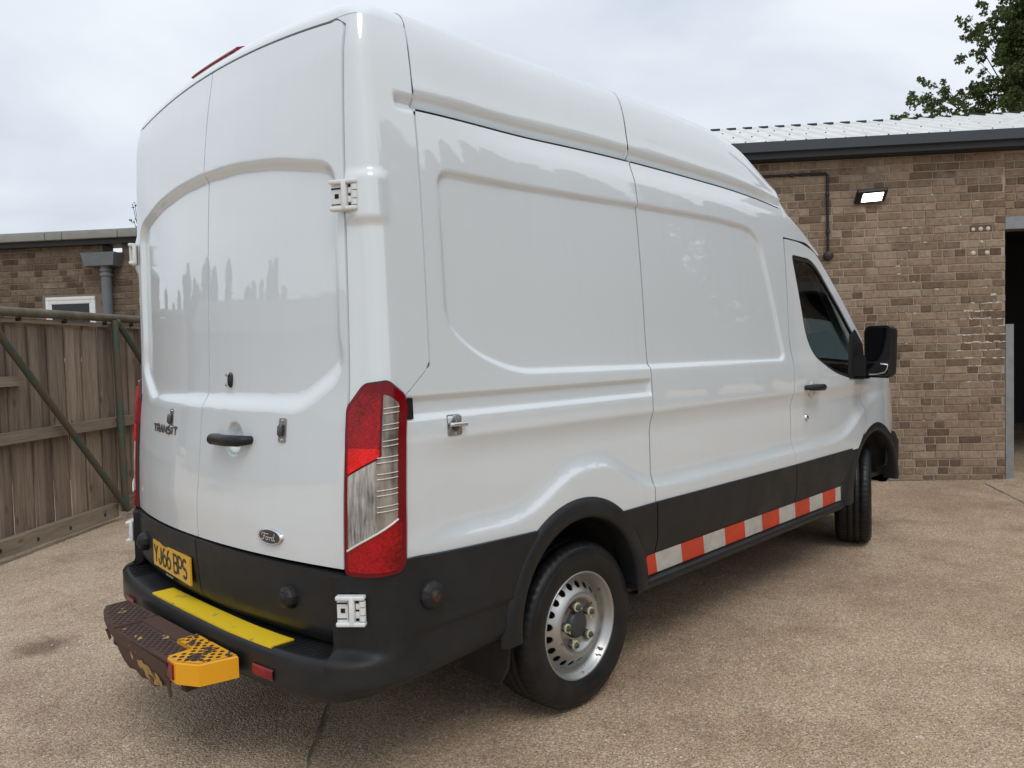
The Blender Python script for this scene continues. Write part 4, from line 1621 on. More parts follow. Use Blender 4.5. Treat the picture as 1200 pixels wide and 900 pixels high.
V = [pf(0, 0, .004), pf(1, 0, .004), pf(1, 1, .004), pf(0, 1, .004), pf(0, 0, -.004), pf(1, 0, -.004), pf(1, 1, -.004), pf(0, 1, -.004)]
PLATE = MB().add(V, [(0, 1, 2, 3), (0, 4, 5, 1), (1, 5, 6, 2), (2, 6, 7, 3), (3, 7, 4, 0)]).build('number_plate', M['plate'], LDOOR)
cw, gap = .094, .026
u = .040
pw = abs(PY1 - PY0)
for ch in 'YJ66 BPS':
    if ch == ' ':
        u += .065
        continue
    mb = MB()
    for st in GL[ch]:
        pts = [(u + p[0] * cw, .17 + p[1] * .66) for p in st]
        # stroke in metric space
        stroke(mb, [(p[0] * pw, p[1] * (PZ1 - PZ0)) for p in pts], .0118, lambda a, z, o: pf(a / pw, z / (PZ1 - PZ0), o), .0055)
    mb.build('plate_character', M['ink'], PLATE)
    u += cw + gap
mb = MB()
mb.add([pf(.36, -.06, .006), pf(.56, -.06, .006), pf(.56, -.13, .006), pf(.36, -.13, .006)], [(3, 2, 1, 0)])
mb.build('plate_maker_strip', M['zinc'], PLATE)

# ---- TRANSIT lettering, left door
def ltr(a, z, o):
    return (float(rear_x(abs(a), z)) - o, a, z)


mbs = []
ty, tw = .548, .036
for i, ch in enumerate('TRANSIT'):
    mb = MB()
    wch = .014 if ch == 'I' else .037
    for st in GL[ch]:
        stroke(mb, [(ty - p[0] * wch, 1.188 + p[1] * .030) for p in st], .0065, ltr, .0045)
        stroke(mb, [(ty - p[0] * wch, 1.188 + p[1] * .030) for p in st], .0085, ltr, .0025)
    mb.build('badge_letter', M['letters'], LDOOR)
    ty -= wch + .0125

# ---- oval badge, right door
BY, BZ = -.520, .872
bx0 = float(rear_x(.52, BZ))
sl_ = (float(rear_x(.60, BZ)) - float(rear_x(.44, BZ))) / .16      # dx per |y|


def bf(a, z, o):
    return (bx0 + sl_ * (abs(a) - .52) - o, a, z)


mb = MB()
ring = []
for k, (sc, o) in enumerate(((1.0, .0), (1.0, .008), (.93, .011), (.86, .009))):
    ring.append([bf(BY + .066 * sc * math.cos(R(t)), BZ + .029 * (sc if sc == 1 else sc - .05) * math.sin(R(t)), o) for t in range(0, 361, 10)])
mb.grid(np.array(ring), True)
BADGE = mb.build('oval_badge', M['chrome'], RDOOR)
mb = MB()
mb.add([bf(BY, BZ, .010)] + [bf(BY + .058 * math.cos(R(t)), BZ + .0238 * math.sin(R(t)), .009) for t in range(0, 360, 10)], [(0, 1 + i, 1 + (i + 1) % 36) for i in range(36)])
mb.build('badge_field', M['badge'], BADGE)
mb = MB()
sc_ = .0165
ox = BY + .041


def bt(pts, wd):
    stroke(mb, [(ox - p[0] * sc_, BZ - .010 + p[1] * sc_) for p in pts], wd, bf, .0115)


bt([(.1, .9), (.35, 1.35), (.9, 1.4), (1.9, 1.25), (2.5, 1.35)], .0030)
bt([(1.15, 1.3), (.95, .5), (.55, 0), (.2, .05), (.15, .25)], .0034)
bt([(.6, .75), (1.4, .8)], .0026)
bt(ell(1.9, .32, .36, .34, 60, 420, 14), .0030)
bt([(2.2, .55), (2.6, .6), (2.75, .3), (2.7, 0)], .0026)
bt([(2.75, .3), (3.0, .62), (3.35, .55)], .0028)
bt(ell(3.75, .32, .36, .34, 20, 380, 14), .0030)
bt([(4.45, 1.45), (4.25, .8), (4.1, .2), (4.3, 0), (4.6, .15)], .0032)
mb.build('badge_script', M['silver'], BADGE)

# ---- rear door handle, key slot, slam-lock plates
def rp(a, z, o=0.0):
    """point on right door skin (a=|y|)"""
    return (float(rear_x(a, z)) + float(rear_off(a, z)) - o, -a, z)


mb = MB()
mb.tube([rp(.150, 1.200, -.004), rp(.152, 1.200, .026), rp(.175, 1.199, .038), rp(.27, 1.199, .042), rp(.355, 1.201, .038), rp(.378, 1.202, .024), rp(.380, 1.202, -.004)], [.015, .018, .021, .022, .021, .018, .015], 12)
mb.build('door_handle', M['black'], RDOOR)
mb = MB()
mb.tube([rp(.185, 1.446 - .0095 * k, .004) for k in range(7)], [.004, .010, .012, .012, .012, .010, .004], 12)
KS = mb.build('key_slot', M['black_gloss'], RDOOR)
for z in (1.438, 1.400):
    MB().lathe([(0, .004), (.006, .003), (.008, 0)], 'X', 12, c=(rp(.185, z, .020)[0], -.185, z), M=Matrix.Scale(-1, 4, (1, 0, 0))).build('key_rivet', M['zinc'], KS)


def slam_lock(parent, f, name='slam_lock'):
    """f(u, v, o): u across, v up in metres from the centre"""
    mb = MB()
    pl = fillet([(-.020, -.042), (.020, -.042), (.020, .042), (-.020, .042)], .008, 3)
    n = len(pl)
    V = [f(p[0], p[1], .004) for p in pl] + [f(p[0], p[1], -.012) for p in pl]
    mb.add(V, [list(range(n))] + [(i, n + i, n + (i + 1) % n, (i + 1) % n) for i in range(n)])
    o = mb.build(name, M['zinc'], parent)
    mb = MB()
    mb.tube([f(0, .020, .008), f(0, .012, .012), f(0, -.012, .012), f(0, -.020, .008)], [.007, .010, .010, .007], 10)
    mb.build('lock_barrel', mat('lock_dark', (.10, .10, .10), .4, metal=.6), o)
    for v in (.034, -.034):
        MB().tube([f(0, v, .003), f(0, v, .008)], .004, 8).build('lock_screw', M['chrome'], o)
    return o


slam_lock(RDOOR, lambda u_, v_, o: rp(.565 + u_, 1.245 + v_, o))
slam_lock(LDOOR, lambda u_, v_, o: (float(rear_x(.305 - u_, 1.252 + v_)) - o, .305 - u_, 1.252 + v_))
SQ = [o for o in VAN.children if o.name.startswith('rear_quarter_panel')][0]


def sl_f(u_, v_, o):
    x, z = -.695 - u_, 1.248 + v_ * .75
    return (x, -float(side_w(x, z) + side_off(x, z) + o), z)


sl = slam_lock(SQ, lambda u_, v_, o: sl_f(u_ * 1.6, v_ * 1.15, o))
mb = MB()
mb.tube([sl_f(.03, .004, .014), sl_f(.0, .004, .022), sl_f(-.044, .000, .016)], .008, 8)
mb.build('lock_staple', M['chrome'], sl)

# ---- hinges
def hinge(c, ang, sy, name='hinge'):
    """c: centre on the shut line; local u runs outwards over the pillar, v up, o off the skin"""
    ca, sa = math.cos(ang), math.sin(ang)
    ux, uy = ca, sa * sy            # tangent (towards the flank)
    nx, ny = -sa, ca * sy           # outward

    def f(u, v, o):
        return (c[0] + u * ux + o * nx, c[1] + u * uy + o * ny, c[2] + v)
    Mx = Matrix(((ux, nx, 0, c[0]), (uy, ny, 0, c[1]), (0, 0, .80, c[2]), (0, 0, 0, 1)))
    m = MB()
    # C-shaped leaf: top and bottom arms and the spine
    m.bbox((-.050, .004, .044), (.046, .034, .062), .006, Mx)
    m.bbox((-.050, .004, -.062), (.046, .034, -.044), .006, Mx)
    m.bbox((-.006, .004, -.060), (.012, .036, .060), .006, Mx)
    m.bbox((-.050, .000, -.060), (-.012, .016, .060), .005, Mx)
    h = m.build(name, M['white_plastic'], VAN)
    m = MB()
    m.box((-.004, -.004, -.054), (.044, .012, .054), Mx)
    m.build('hinge_recess', M['dark'], h)
    m = MB()
    for z0, z1 in ((-.040, -.018), (-.014, .014), (.018, .040)):
        m.tube([tuple(Mx @ Vector((.036, .020, z0))), tuple(Mx @ Vector((.036, .020, z1)))], .011, 10)
    m.bbox((.012, .010, -.030), (.034, .024, -.004), .003, Mx)
    m.bbox((.014, .010, .006), (.034, .024, .030), .003, Mx)
    m.build('hinge_knuckle', M['white_plastic'], h)
    m = MB()
    m.box((-.036, .0155, -.010), (-.022, .0175, .008), Mx)
    m.box((-.048, .0155, .026), (-.014, .0172, .032), Mx)
    m.box((-.048, .0155, -.036), (-.016, .0172, -.032), Mx)
    m.build('hinge_slot', M['dark'], h)
    return h


for sy in (-1, 1):
    for z in (2.010, ):
        p = np.ravel(shell(.872 - float(side_w(-.95, z)) + .014, z, .004, sy=sy))
        hinge(tuple(p), R(62), sy)
    hinge((-1.078, sy * .917, .684), R(50), sy)

# ================================================================ wheels
TR = .346


def build_wheel(name, loc, sy, steer=0.0):
    """outer face looks along +sy*y; built round the origin then placed"""
    root = empty(name, loc)
    root.rotation_euler = (0, 0, steer)
    root.parent = VAN
    Sx = Matrix.Scale(sy, 4, (0, 1, 0))
    # tyre: y=0 is the rim's outer plane
    prof = [(.216, -.190), (.232, -.205), (.262, -.222), (.300, -.222), (.328, -.210), (.340, -.196),
            (.345, -.180), (.346, -.150), (.346, -.148), (.338, -.146), (.338, -.139), (.346, -.137), (.346, -.108), (.338, -.106), (.338, -.098), (.346, -.096), (.346, -.066), (.338, -.064), (.338, -.057), (.346, -.055),
            (.345, -.024), (.340, -.008), (.328, .006), (.316, .012), (.312, .0115), (.306, .0155), (.300, .0175), (.272, .018), (.262, .0155), (.250, .013), (.236, .006), (.226, .001), (.218, -.006), (.214, -.02)]

    def rm(j, k):
        if j in (5, 6) or j in (20, 21):
            return -.005 if k % 3 == 0 else 0
        if j in (7, 8, 11, 12, 15, 16, 19):
            return -.0025 if k % 3 == 0 else 0
        return 0
    MB().lathe(prof, 'Y', 180, rmod=rm, M=Sx).build('tyre', M['rubber'], root)
    # raised sidewall lettering blocks are too small to read: fine ring only
    # rim barrel + flange
    MB().lathe([(.206, -.185), (.222, -.180), (.222, -.165), (.190, -.15), (.188, -.10), (.190, -.070), (.193, -.050), (.197, -.030), (.206, -.020), (.213, -.006), (.2175, .002), (.223, .004), (.2255, .0), (.2245, -.010)], 'Y', 72, M=Sx).build('rim', M['steel'], root)
    # wheel disc with its ring of holes
    dp = [(.050, -.034), (.085, -.034), (.098, -.030), (.108, -.014), (.122, -.006), (.134, -.010), (.150, -.024), (.170, -.042), (.184, -.054), (.193, -.056)]
    r0, r1 = .050, .192
    Lc = 2 * math.pi * .15
    holes = []
    nh = 20
    for k in range(nh):
        c = (k + .5) / nh * Lc
        holes.append([(c + .0138 * math.cos(R(t)), .163 + .0135 * math.sin(R(t))) for t in range(0, 360, 30)])

    def disc(a, r):
        th = a / .15
        y = pch(r, dp)
        return np.stack([r * np.cos(th), sy * y, r * np.sin(th)], -1)
    D_ = panel('wheel_disc', [[(0, r0), (Lc, r0), (Lc, r1), (0, r1)]] + holes, .0105, disc, M['steel'], root, (0, -sy * .006, 0), flip=(sy < 0))
    MB().lathe([(.19, -.12), (0, -.12)], 'Y', 24, M=Sx).build('brake_backing', M['under'], root)
    MB().lathe([(.058, -.036), (.056, -.016), (.050, -.010), (.036, -.006), (0, -.005)], 'Y', 28, M=Sx).build('hub_cap', mat('hub_grey', (.035, .037, .04), .45, bump=(60, .3, .002)), root)
    for k in range(5):
        th = R(90 + 72 * k + 12)
        cx, cz = .082 * math.cos(th), .082 * math.sin(th)
        nb = MB()
        nb.lathe([(.0175, -.034), (.0175, -.016), (.0130, -.010), (.0130, .004), (.010, .008), (0, .008)], 'Y', 6, c=(cx, 0, cz), M=Sx, smooth=False)
        nut = nb.build('wheel_nut', M['nut_steel'], root)
        MB().lathe([(.0125, -.008), (.0185, -.008), (.0190, -.004), (.0185, .0), (.0125, .0)], 'Y', 16, c=(cx, 0, cz), M=Sx).build('nut_ring', M['nut_tag'], nut)
        MB().lathe([(.010, .0105), (.0095, .0112), (0, .0112)], 'Y', 6, c=(cx, 0, cz), M=Sx).build('nut_face', mat('nut_face', (.06, .06, .04), .6) if 'nut_face' not in bpy.data.materials else bpy.data.materials['nut_face'], nut)
        tg = MB()
        pa = th + (R(125) if k % 2 else R(-125))
        tip = (cx + .034 * math.cos(pa), cz + .034 * math.sin(pa))
        px, pz = -math.sin(pa), math.cos(pa)
        V = []
        for y in (-.006, -.001):
            V += [(cx + .015 * px, sy * y, cz + .015 * pz), (tip[0], sy * y, tip[1]), (cx - .015 * px, sy * y, cz - .015 * pz)]
        tg.add(V, [(0, 1, 2), (5, 4, 3), (0, 3, 4, 1), (1, 4, 5, 2), (2, 5, 3, 0)])
        tg.build('nut_pointer', M['nut_tag'], nut)
    return root


build_wheel('wheel', (0, -.967, TR), -1)
build_wheel('wheel', (0, .967, TR), 1)
fz = TR + gz(3.28)
build_wheel('wheel', (3.35, -.925, fz), -1, R(20))
build_wheel('wheel', (3.35, .925, fz), 1, R(20))

# ================================================================ underbody
UB = MB()
UB.box((-1.02, -.86, .47), (4.0, .86, .50))
UB.box((-.95, -.55, .36), (3.2, -.45, .47))
UB.box((-.95, .45, .36), (3.2, .55, .47))
UB.build('underbody', M['under'], VAN)
ax = MB()
ax.tube([(0, -.78, TR), (0, .78, TR)], .06, 12)
ax.lathe([(0, -.16), (.09, -.13), (.15, -.05), (.15, .05), (.09, .13), (0, .16)], 'X', 16, c=(0, 0, TR))
ax.build('rear_axle', M['under'], VAN)
MB().lathe([(.10, .30), (.20, .29), (.30, .31), (.335, .36), (.335, .43), (.30, .47)], 'Z', 32, c=(-.66, .05, 0)).build('shade_disc', M['rubber'], VAN)  # wheel-shaped disc added to deepen the dark beneath the van
MB().tube([(.95, -.62, .36), (.52, -.66, .34), (.42, -.78, .30)], .028, 10).build('exhaust_pipe', M['zinc'], VAN)
MB().tube([(.0, -.62, .45), (-.35, -.62, .42), (-.62, -.55, .40), (-.95, -.5, .38)], .05, 10).build('leaf_spring', M['under'], VAN)

# ================================================================ cab interior
cb = MB()
cb.box((1.90, -.88, .50), (1.925, .88, 2.22))
cb.build('bulkhead', M['trim'], VAN)
cb = MB()
P = []
for x, z in ((3.05, .9), (3.02, 1.12), (3.10, 1.22), (3.35, 1.28), (3.6, 1.30), (3.72, 1.28)):
    P.append([(x, y, z - (.03 if abs(y) > .6 else 0)) for y in (-.90, -.6, -.3, 0, .3, .6, .90)])
cb.grid(np.array(P), True)
cb.build('dashboard', M['trim'], VAN)
for y in (-.52, .45):
    st = empty('seat')
    st.parent = VAN
    q = MB()
    q.bbox((2.18, y - .26, .85), (2.72, y + .26, 1.02), .06)
    q.build('seat_cushion', M['seat'], st)
    q = MB()
    Mr = Matrix.Translation((2.22, y, 1.0)) @ Matrix.Rotation(R(-12), 4, 'Y')
    q.bbox((-.09, -.25, 0), (.07, .25, .66), .06, Mr)
    q.build('seat_back', M['seat'], st)
    q = MB()
    q.bbox((-.05, -.14, .70), (.05, .14, .92), .045, Mr)
    q.build('headrest', M['seat'], st)
sw = MB()
Mr = Matrix.Translation((2.92, -.50, 1.24)) @ Matrix.Rotation(R(-62), 4, 'Y')
ringp = [tuple(Mr @ Vector((.19 * math.cos(R(a)), .19 * math.sin(R(a)), 0))) for a in range(0, 361, 12)]
sw.tube(ringp, .015, 8)
sw.tube([tuple(Mr @ Vector((-.18, 0, 0))), tuple(Mr @ Vector((.18, 0, 0)))], .018, 8)
sw.build('steering_wheel', M['black'], VAN)

# ================================================================ door mirrors
for sy in (-1, 1):
    mm_ = empty('wing_mirror')
    mm_.parent = VAN
    q = MB()
    # housing: rounded shell, open to the rear, slightly tapering forwards
    secs = [(2.885, 1.0), (2.90, 1.03), (2.95, 1.02), (3.03, .90), (3.07, .70), (3.085, .35)]
    cy, cz = sy * 1.155, 1.425
    rows = []
    for x, k in secs:
        base = fillet([(-.080, -.165), (.078, -.172), (.090, .15), (.068, .172), (-.060, .172), (-.082, .14)], [.035, .03, .03, .03, .03, .03], 5)
        rows.append([(x, cy + sy * p[0] * k * (1 if p[0] > 0 else 1), cz + p[1] * (k * .5 + .5 if k > .6 else k)) for p in base + base[:1]])
    q.grid(np.array(rows), True, flip=(sy < 0))
    q.add([tuple(np.array(p)) for p in rows[-1][:-1]], [list(range(len(rows[-1]) - 1))])
    q.build('mirror_housing', M['black'], mm_)
    base = [(p[0] * .96, p[1] * .96) for p in fillet([(-.080, -.165), (.078, -.172), (.090, .15), (.068, .172), (-.060, .172), (-.082, .14)], [.035, .03, .03, .03, .03, .03], 5)]
    MB().add([(2.893, cy + sy * p[0], cz + p[1]) for p in base], [list(range(len(base)))]).build('mirror_backing', M['black_gloss'], mm_)
    up = fillet([(-.071, -.062), (.070, -.062), (.080, .14), (.062, .158), (-.054, .158), (-.073, .13)], .018, 4)
    MB().add([(2.889, cy + sy * p[0], cz + p[1]) for p in up], [list(range(len(up)))[::(1 if sy > 0 else -1)]]).build('mirror_glass', M['mirror'], mm_)
    dn = fillet([(-.066, -.150), (.059, -.153), (.070, -.074), (-.070, -.074)], .018, 4)
    MB().add([(2.889, cy + sy * p[0], cz + p[1]) for p in dn], [list(range(len(dn)))[::(1 if sy > 0 else -1)]]).build('wide_angle_glass', M['mirror'], mm_)
    q = MB()
    q.tube([(2.886, cy + sy * a, cz + b) for a, b in ((-.05, -.148), (.0, -.146), (.045, -.136), (.062, -.11), (.066, -.085), (.02, -.078))], .0048, 6)
    q.build('mirror_rim', M['mirror2'], mm_)
    q = MB()
    yb = sy * float(side_w(2.98, 1.33))
    P = []
    for k, y in ((0, yb - sy * .03), (.35, yb + sy * .03), (1.0, cy - sy * .070)):
        P.append([(2.93 + a, y, 1.335 + b) for a, b in ((-.05, -.07), (.05, -.07), (.06, .06), (-.04, .07), (-.05, -.07))])
    q.grid(np.array(P), False, flip=(sy < 0))
    q.build('mirror_arm', M['black'], mm_)
    MB().bbox((2.90, min(yb - sy * .02, yb + sy * .075), 1.245), (2.99, max(yb - sy * .02, yb + sy * .075), 1.262), .006).build('mirror_foot', M['black'], mm_)

# ================================================================ right building
b0 = Vector((6.243, -.657, 0))
RZ = R(-52)
BR = empty('brick_workshop', (b0.x, b0.y, 0), RZ, label='brown brick workshop with white metal roof and dark fascia', cat='building')
COURSE = .0785


def brick_mat(name, src, k=1.0):
    m = bpy.data.materials.new(name)
    m.use_nodes = True
    t = m.node_tree
    b = t.nodes['Principled BSDF']
    if src == 'OBJ':
        n = N(t, 'ShaderNodeObjectInfo')
        rnd = n.outputs['Random']
    else:
        n = N(t, 'ShaderNodeNewGeometry')
        rnd = n.outputs['Random Per Island']
    g = N(t, 'ShaderNodeNewGeometry')
    cr = ramp(t, [(p_, (q_[0] * k * 1.07, q_[1] * k * .99, q_[2] * k * .90)) for p_, q_ in [(0, (.150, .106, .076)), (.14, (.190, .140, .102)), (.26, (.245, .184, .136)), (.45, (.285, .218, .162)), (.7, (.32, .248, .186)), (.9, (.345, .272, .208)), (1, (.37, .30, .235))]])
    t.links.new(rnd, cr.inputs[0])
    nz = N(t, 'ShaderNodeTexNoise', i_Scale=22.0, i_Detail=7.0, i_Roughness=.7)
    t.links.new(g.outputs['Position'], nz.inputs['Vector'])
    x = N(t, 'ShaderNodeMix', data_type='RGBA', blend_type='MULTIPLY', i_0=.75)
    t.links.new(cr.outputs[0], x.inputs[6])
    r2 = ramp(t, [(.3, (.50, .47, .44)), (.52, (1, 1, 1)), (.75, (1.35, 1.35, 1.33))])
    t.links.new(nz.outputs['Fac'], r2.inputs[0])
    t.links.new(r2.outputs[0], x.inputs[7])
    # lime bloom and old paint splashes
    n3 = N(t, 'ShaderNodeTexNoise', i_Scale=1.7, i_Detail=9.0, i_Roughness=.72)
    t.links.new(g.outputs['Position'], n3.inputs['Vector'])
    r3 = ramp(t, [(.56, (0, 0, 0)), (.72, (.55, .55, .55))])
    t.links.new(n3.outputs['Fac'], r3.inputs[0])
    y = N(t, 'ShaderNodeMix', data_type='RGBA')
    t.links.new(r3.outputs[0], y.inputs[0])
    t.links.new(x.outputs[2], y.inputs[6])
    y.inputs[7].default_value = (.40, .345, .285, 1)
    t.links.new(y.outputs[2], b.inputs['Base Color'])
    b.inputs['Roughness'].default_value = .92
    b.inputs['Specular IOR Level'].default_value = .25
    bn = N(t, 'ShaderNodeBump', i_Strength=.7, i_Distance=.006)
    t.links.new(nz.outputs['Fac'], bn.inputs['Height'])
    t.links.new(bn.outputs[0], b.inputs['Normal'])
    return m


M['brick'] = brick_mat('brick_single', 'OBJ', .86)
M['brick2'] = brick_mat('brick_joined', 'ISL', .86)
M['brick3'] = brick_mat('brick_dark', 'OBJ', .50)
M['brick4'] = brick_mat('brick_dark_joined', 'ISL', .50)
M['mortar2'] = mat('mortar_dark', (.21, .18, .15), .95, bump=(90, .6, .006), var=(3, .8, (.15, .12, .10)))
M['mortar'] = mat('mortar', (.43, .355, .28), .95, bump=(90, .6, .006), var=(3, .8, (.23, .18, .14)))
M['fascia'] = mat('fascia_grey', (.040, .047, .056), .5, var=(3, .5, (.055, .062, .07)))
M['roof_white'] = mat('roof_sheet', (.74, .74, .71), .45, var=(4, .7, (.6, .59, .55)))
M['galv'] = mat('galvanised', (.30, .31, .31), .5, metal=.5, var=(12, .7, (.22, .22, .22)))
M['black_metal'] = mat('black_metal', (.012, .012, .012), .5)
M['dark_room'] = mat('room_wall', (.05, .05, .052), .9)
M['lime'] = mat('lime_splash', (.62, .58, .50), .9, bump=(120, .5, .002))

BRK = {}


def brick_mesh(kind):
    """a few worn variants of one brick, shared by all copies"""
    if kind in BRK:
        return BRK[kind]
    L = {'s': .2130, 'h': .1010}[kind[0]]
    rs = np.random.default_rng(hash(kind) % 1000 if False else sum(map(ord, kind)))
    H, Dp, c = .0668, .030, .004
    j = lambda: rs.uniform(-.0015, .0015)
    V = []
    for (y, i) in ((Dp, 0), (c, 0), (0, c)):
        V += [(i + j(), y, i + j()), (L - i + j(), y, i + j()), (L - i + j(), y, H - i + j()), (i + j(), y, H - i + j())]
    F = [(8, 9, 10, 11)]
    for k in (0, 4):
        F += [(k + a, k + (a + 1) % 4, k + 4 + (a + 1) % 4, k + 4 + a) for a in range(4)]
    BRK[kind] = mesh('brick', V, F, False)
    return BRK[kind]


def lay_wall(parent, s0, s1, z0, z1, seed, picked, skip=None, proud=.007, course=COURSE, mats=('brick', 'brick2')):
    """bricks in rows; picked(s,z) -> own object, otherwise joined into one 'stuff' part"""
    rs = random.Random(seed)
    joined = MB()
    n = 0
    z = z0
    row = 0
    while z + .05 < z1:
        s = s0 - (.12 if row % 2 else 0) + rs.uniform(-.03, .03)
        typ = rs.choice(['fl', 'fl', 'st', 'hd', 'hd'] if row % 3 else ['fl', 'st'])
        k = row
        while s < s1:
            if typ == 'fl':
                kd = 's' if k % 2 else 'h'
            elif typ == 'st':
                kd = 's' if rs.random() < .85 else 'h'
            else:
                kd = 'h' if rs.random() < .75 else 's'
            k += 1
            L = {'s': .2130, 'h': .1010}[kd]
            L2 = L
            if s + L > s1:
                L2 = s1 - s
            if s < s0:
                st, L2 = s0, min(L2, s + L - s0)
            else:
                st = s
            if L2 > .03 and not (skip and skip(st, z, L2)):
                var = kd + str(rs.randrange(5))
                me = brick_mesh(var + mats[0])
                dy = -proud + rs.uniform(-.0025, .002)
                sx = L2 / L
                if picked(st + L2 / 2, z) and n < 300:
                    o = bpy.data.objects.new('brick', me)
                    COL.objects.link(o)
                    if not me.materials:
                        me.materials.append(M[mats[0]])
                    o.parent = parent
                    o.location = (st, dy, z)
                    o.scale = (sx, 1, 1)
                    n += 1
                else:
                    joined.add([(st + v.co.x * sx, dy + v.co.y, z + v.co.z) for v in me.vertices], [list(p.vertices) for p in me.polygons])
            s += L + .0105
        z += course
        row += 1
    if joined.V:
        joined.build('brickwork', M[mats[1]], parent, kind='stuff')


g0 = .05
wall = empty('wall')
wall.parent = BR
bk = MB()
bk.box((-3.1, 0, -.1), (.555, .22, 3.36))
bk.box((3.6, 0, -.1), (4.2, .22, 3.36))
bk.box((.555, .002, 2.70), (3.6, .22, 3.36))
bk.build('mortar_bed', M['mortar'], wall)
lay_wall(wall, -2.9, .556, g0, 3.36, 3, lambda s, z: s > -.62)
lay_wall(wall, .556, 3.6, 2.70, 3.36, 5, lambda s, z: False)
lay_wall(wall, 3.6, 4.2, g0, 3.36, 6, lambda s, z: False)
# lime dribbles along the joints
rs = random.Random(21)
lm = MB()
for k in range(120):
    if k < 85:
        s, z = rs.gauss(.36, .17), rs.gauss(1.55, .22)
    else:
        s, z = rs.uniform(-.5, .5), rs.uniform(.6, 3.1)
    if s > .54:
        continue
    z = g0 + round((z - g0) / COURSE) * COURSE - .006 + rs.uniform(-.004, .006)
    L, h = rs.uniform(.012, .085) * (1 if k < 85 else .5), rs.uniform(.004, .011)
    V = []
    n = 7
    for i in range(n):
        V.append((s + L * i / (n - 1), -.0088, z - h * rs.uniform(.2, 1)))
    for i in range(n)[::-1]:
        V.append((s + L * i / (n - 1), -.0088, z + h * rs.uniform(.2, 1)))
    lm.add(V, [list(range(2 * n))])
lm.build('lime_marks', M['lime'], wall, kind='stuff')
for (s, z, r_) in ((.255, 2.585, .020), (.325, 2.588, .022), (.395, 2.588, .022), (.335, 2.458, .014), (.255, 2.35, .022), (.385, 2.35, .024)):
    MB().lathe([(r_, -.006), (r_ * .8, -.012), (0, -.013)], 'Y', 14, c=(s, 0, z)).build('filler_plug', M['lime'], wall)
# opening: steel jamb guard, lintel, dark room behind
m = MB()
m.box((.556, -.012, gz(6)), (.632, .03, 1.63))
m.box((.622, .03, gz(6)), (.632, .24, 1.63))
m.build('jamb_guard', M['galv'], BR)
m = MB()
m.box((.556, -.010, 2.575), (3.65, .20, 2.70))
m.build('lintel', M['galv'], BR)
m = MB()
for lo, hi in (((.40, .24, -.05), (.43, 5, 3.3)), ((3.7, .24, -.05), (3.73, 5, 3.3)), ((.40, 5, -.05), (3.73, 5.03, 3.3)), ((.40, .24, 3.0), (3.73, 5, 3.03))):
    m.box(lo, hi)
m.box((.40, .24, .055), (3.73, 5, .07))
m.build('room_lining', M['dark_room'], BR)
m = MB()
m.box((-3.1, .22, -.1), (-2.9, 6, 3.36))
m.box((4.0, .22, -.1), (4.2, 6, 3.36))
m.box((-2.9, 5.8, -.1), (4.0, 6, 3.0))
m.build('rear_walls', M['mortar'], BR)
# eaves: fascia, gutter lip, roof sheets with ribs
m = MB()
m.box((-3.3, -.262, 3.415), (4.4, -.225, 3.502))
m.box((-3.3, -.262, 3.405), (4.4, -.15, 3.415))
m.box((-3.3, -.185, 3.350), (4.4, -.150, 3.418))
m.build('fascia_board', M['fascia'], BR)
m = MB()
m.box((-3.3, -.160, 3.345), (4.4, .10, 3.357))
m.build('soffit', M['black_metal'], BR)
SLOPE = math.tan(R(18.5))
zr = lambda n, off=0: 3.488 + (n + .21) * SLOPE + off
shw = 1.0
rng = random.Random(4)
for i in range(-3, 4):
    m = MB()
    x0, x1 = i * shw, (i + 1) * shw + .03
    step = .003 * ((i + 9) % 2)
    e1 = 2.05
    # trapezoid profile across the sheet
    xs_ = []
    for k in range(5):
        a = x0 + k * .2
        xs_ += [(a, 0), (a + .125, 0), (a + .145, .022), (a + .18, .022), (a + .1999, 0)]
    P = np.array([[(x, n, zr(n, h + step)) for (x, h) in xs_] for n in (-.225, e1)])
    m.grid(P, False, flip=True)
    m.grid(P - np.array([0, 0, .012]), False)
    m.add([tuple(p) for p in P[0]] + [tuple(p - np.array([0, 0, .012])) for p in P[0]], [(j, j + 1, len(xs_) + j + 1, len(xs_) + j) for j in range(len(xs_) - 1)])
    sh = m.build('roof_sheet', M['roof_white'], BR)
    # dark ends of the ribs at the ridge
    rd = MB()
    for k in range(5):
        a = x0 + k * .2
        rd.box((a + .0, e1 - .005, zr(e1, .001)), (a + .12, e1 + .03, zr(e1, .030)))
    rd.build('rib_filler', M['black_metal'], sh)
    sc_ = MB()
    for n_ in (.05, .75, 1.45):
        for k in range(5):
            a = x0 + k * .2 + .06 + rng.uniform(-.01, .01)
            sc_.lathe([(.009, 0), (.008, .008), (0, .010)], 'Z', 8, c=(a, n_ + rng.uniform(-.02, .02), zr(n_, .002 + step)))
    sc_.build('roof_screws', M['black_metal'], sh, kind='stuff')
m = MB()
m.add([(-3, 2.05, zr(2.05)), (4.03, 2.05, zr(2.05)), (4.03, 6.1, 3.0), (-3, 6.1, 3.0)], [(0, 1, 2, 3)])
m.build('roof_rear_slope', M['roof_white'], BR)

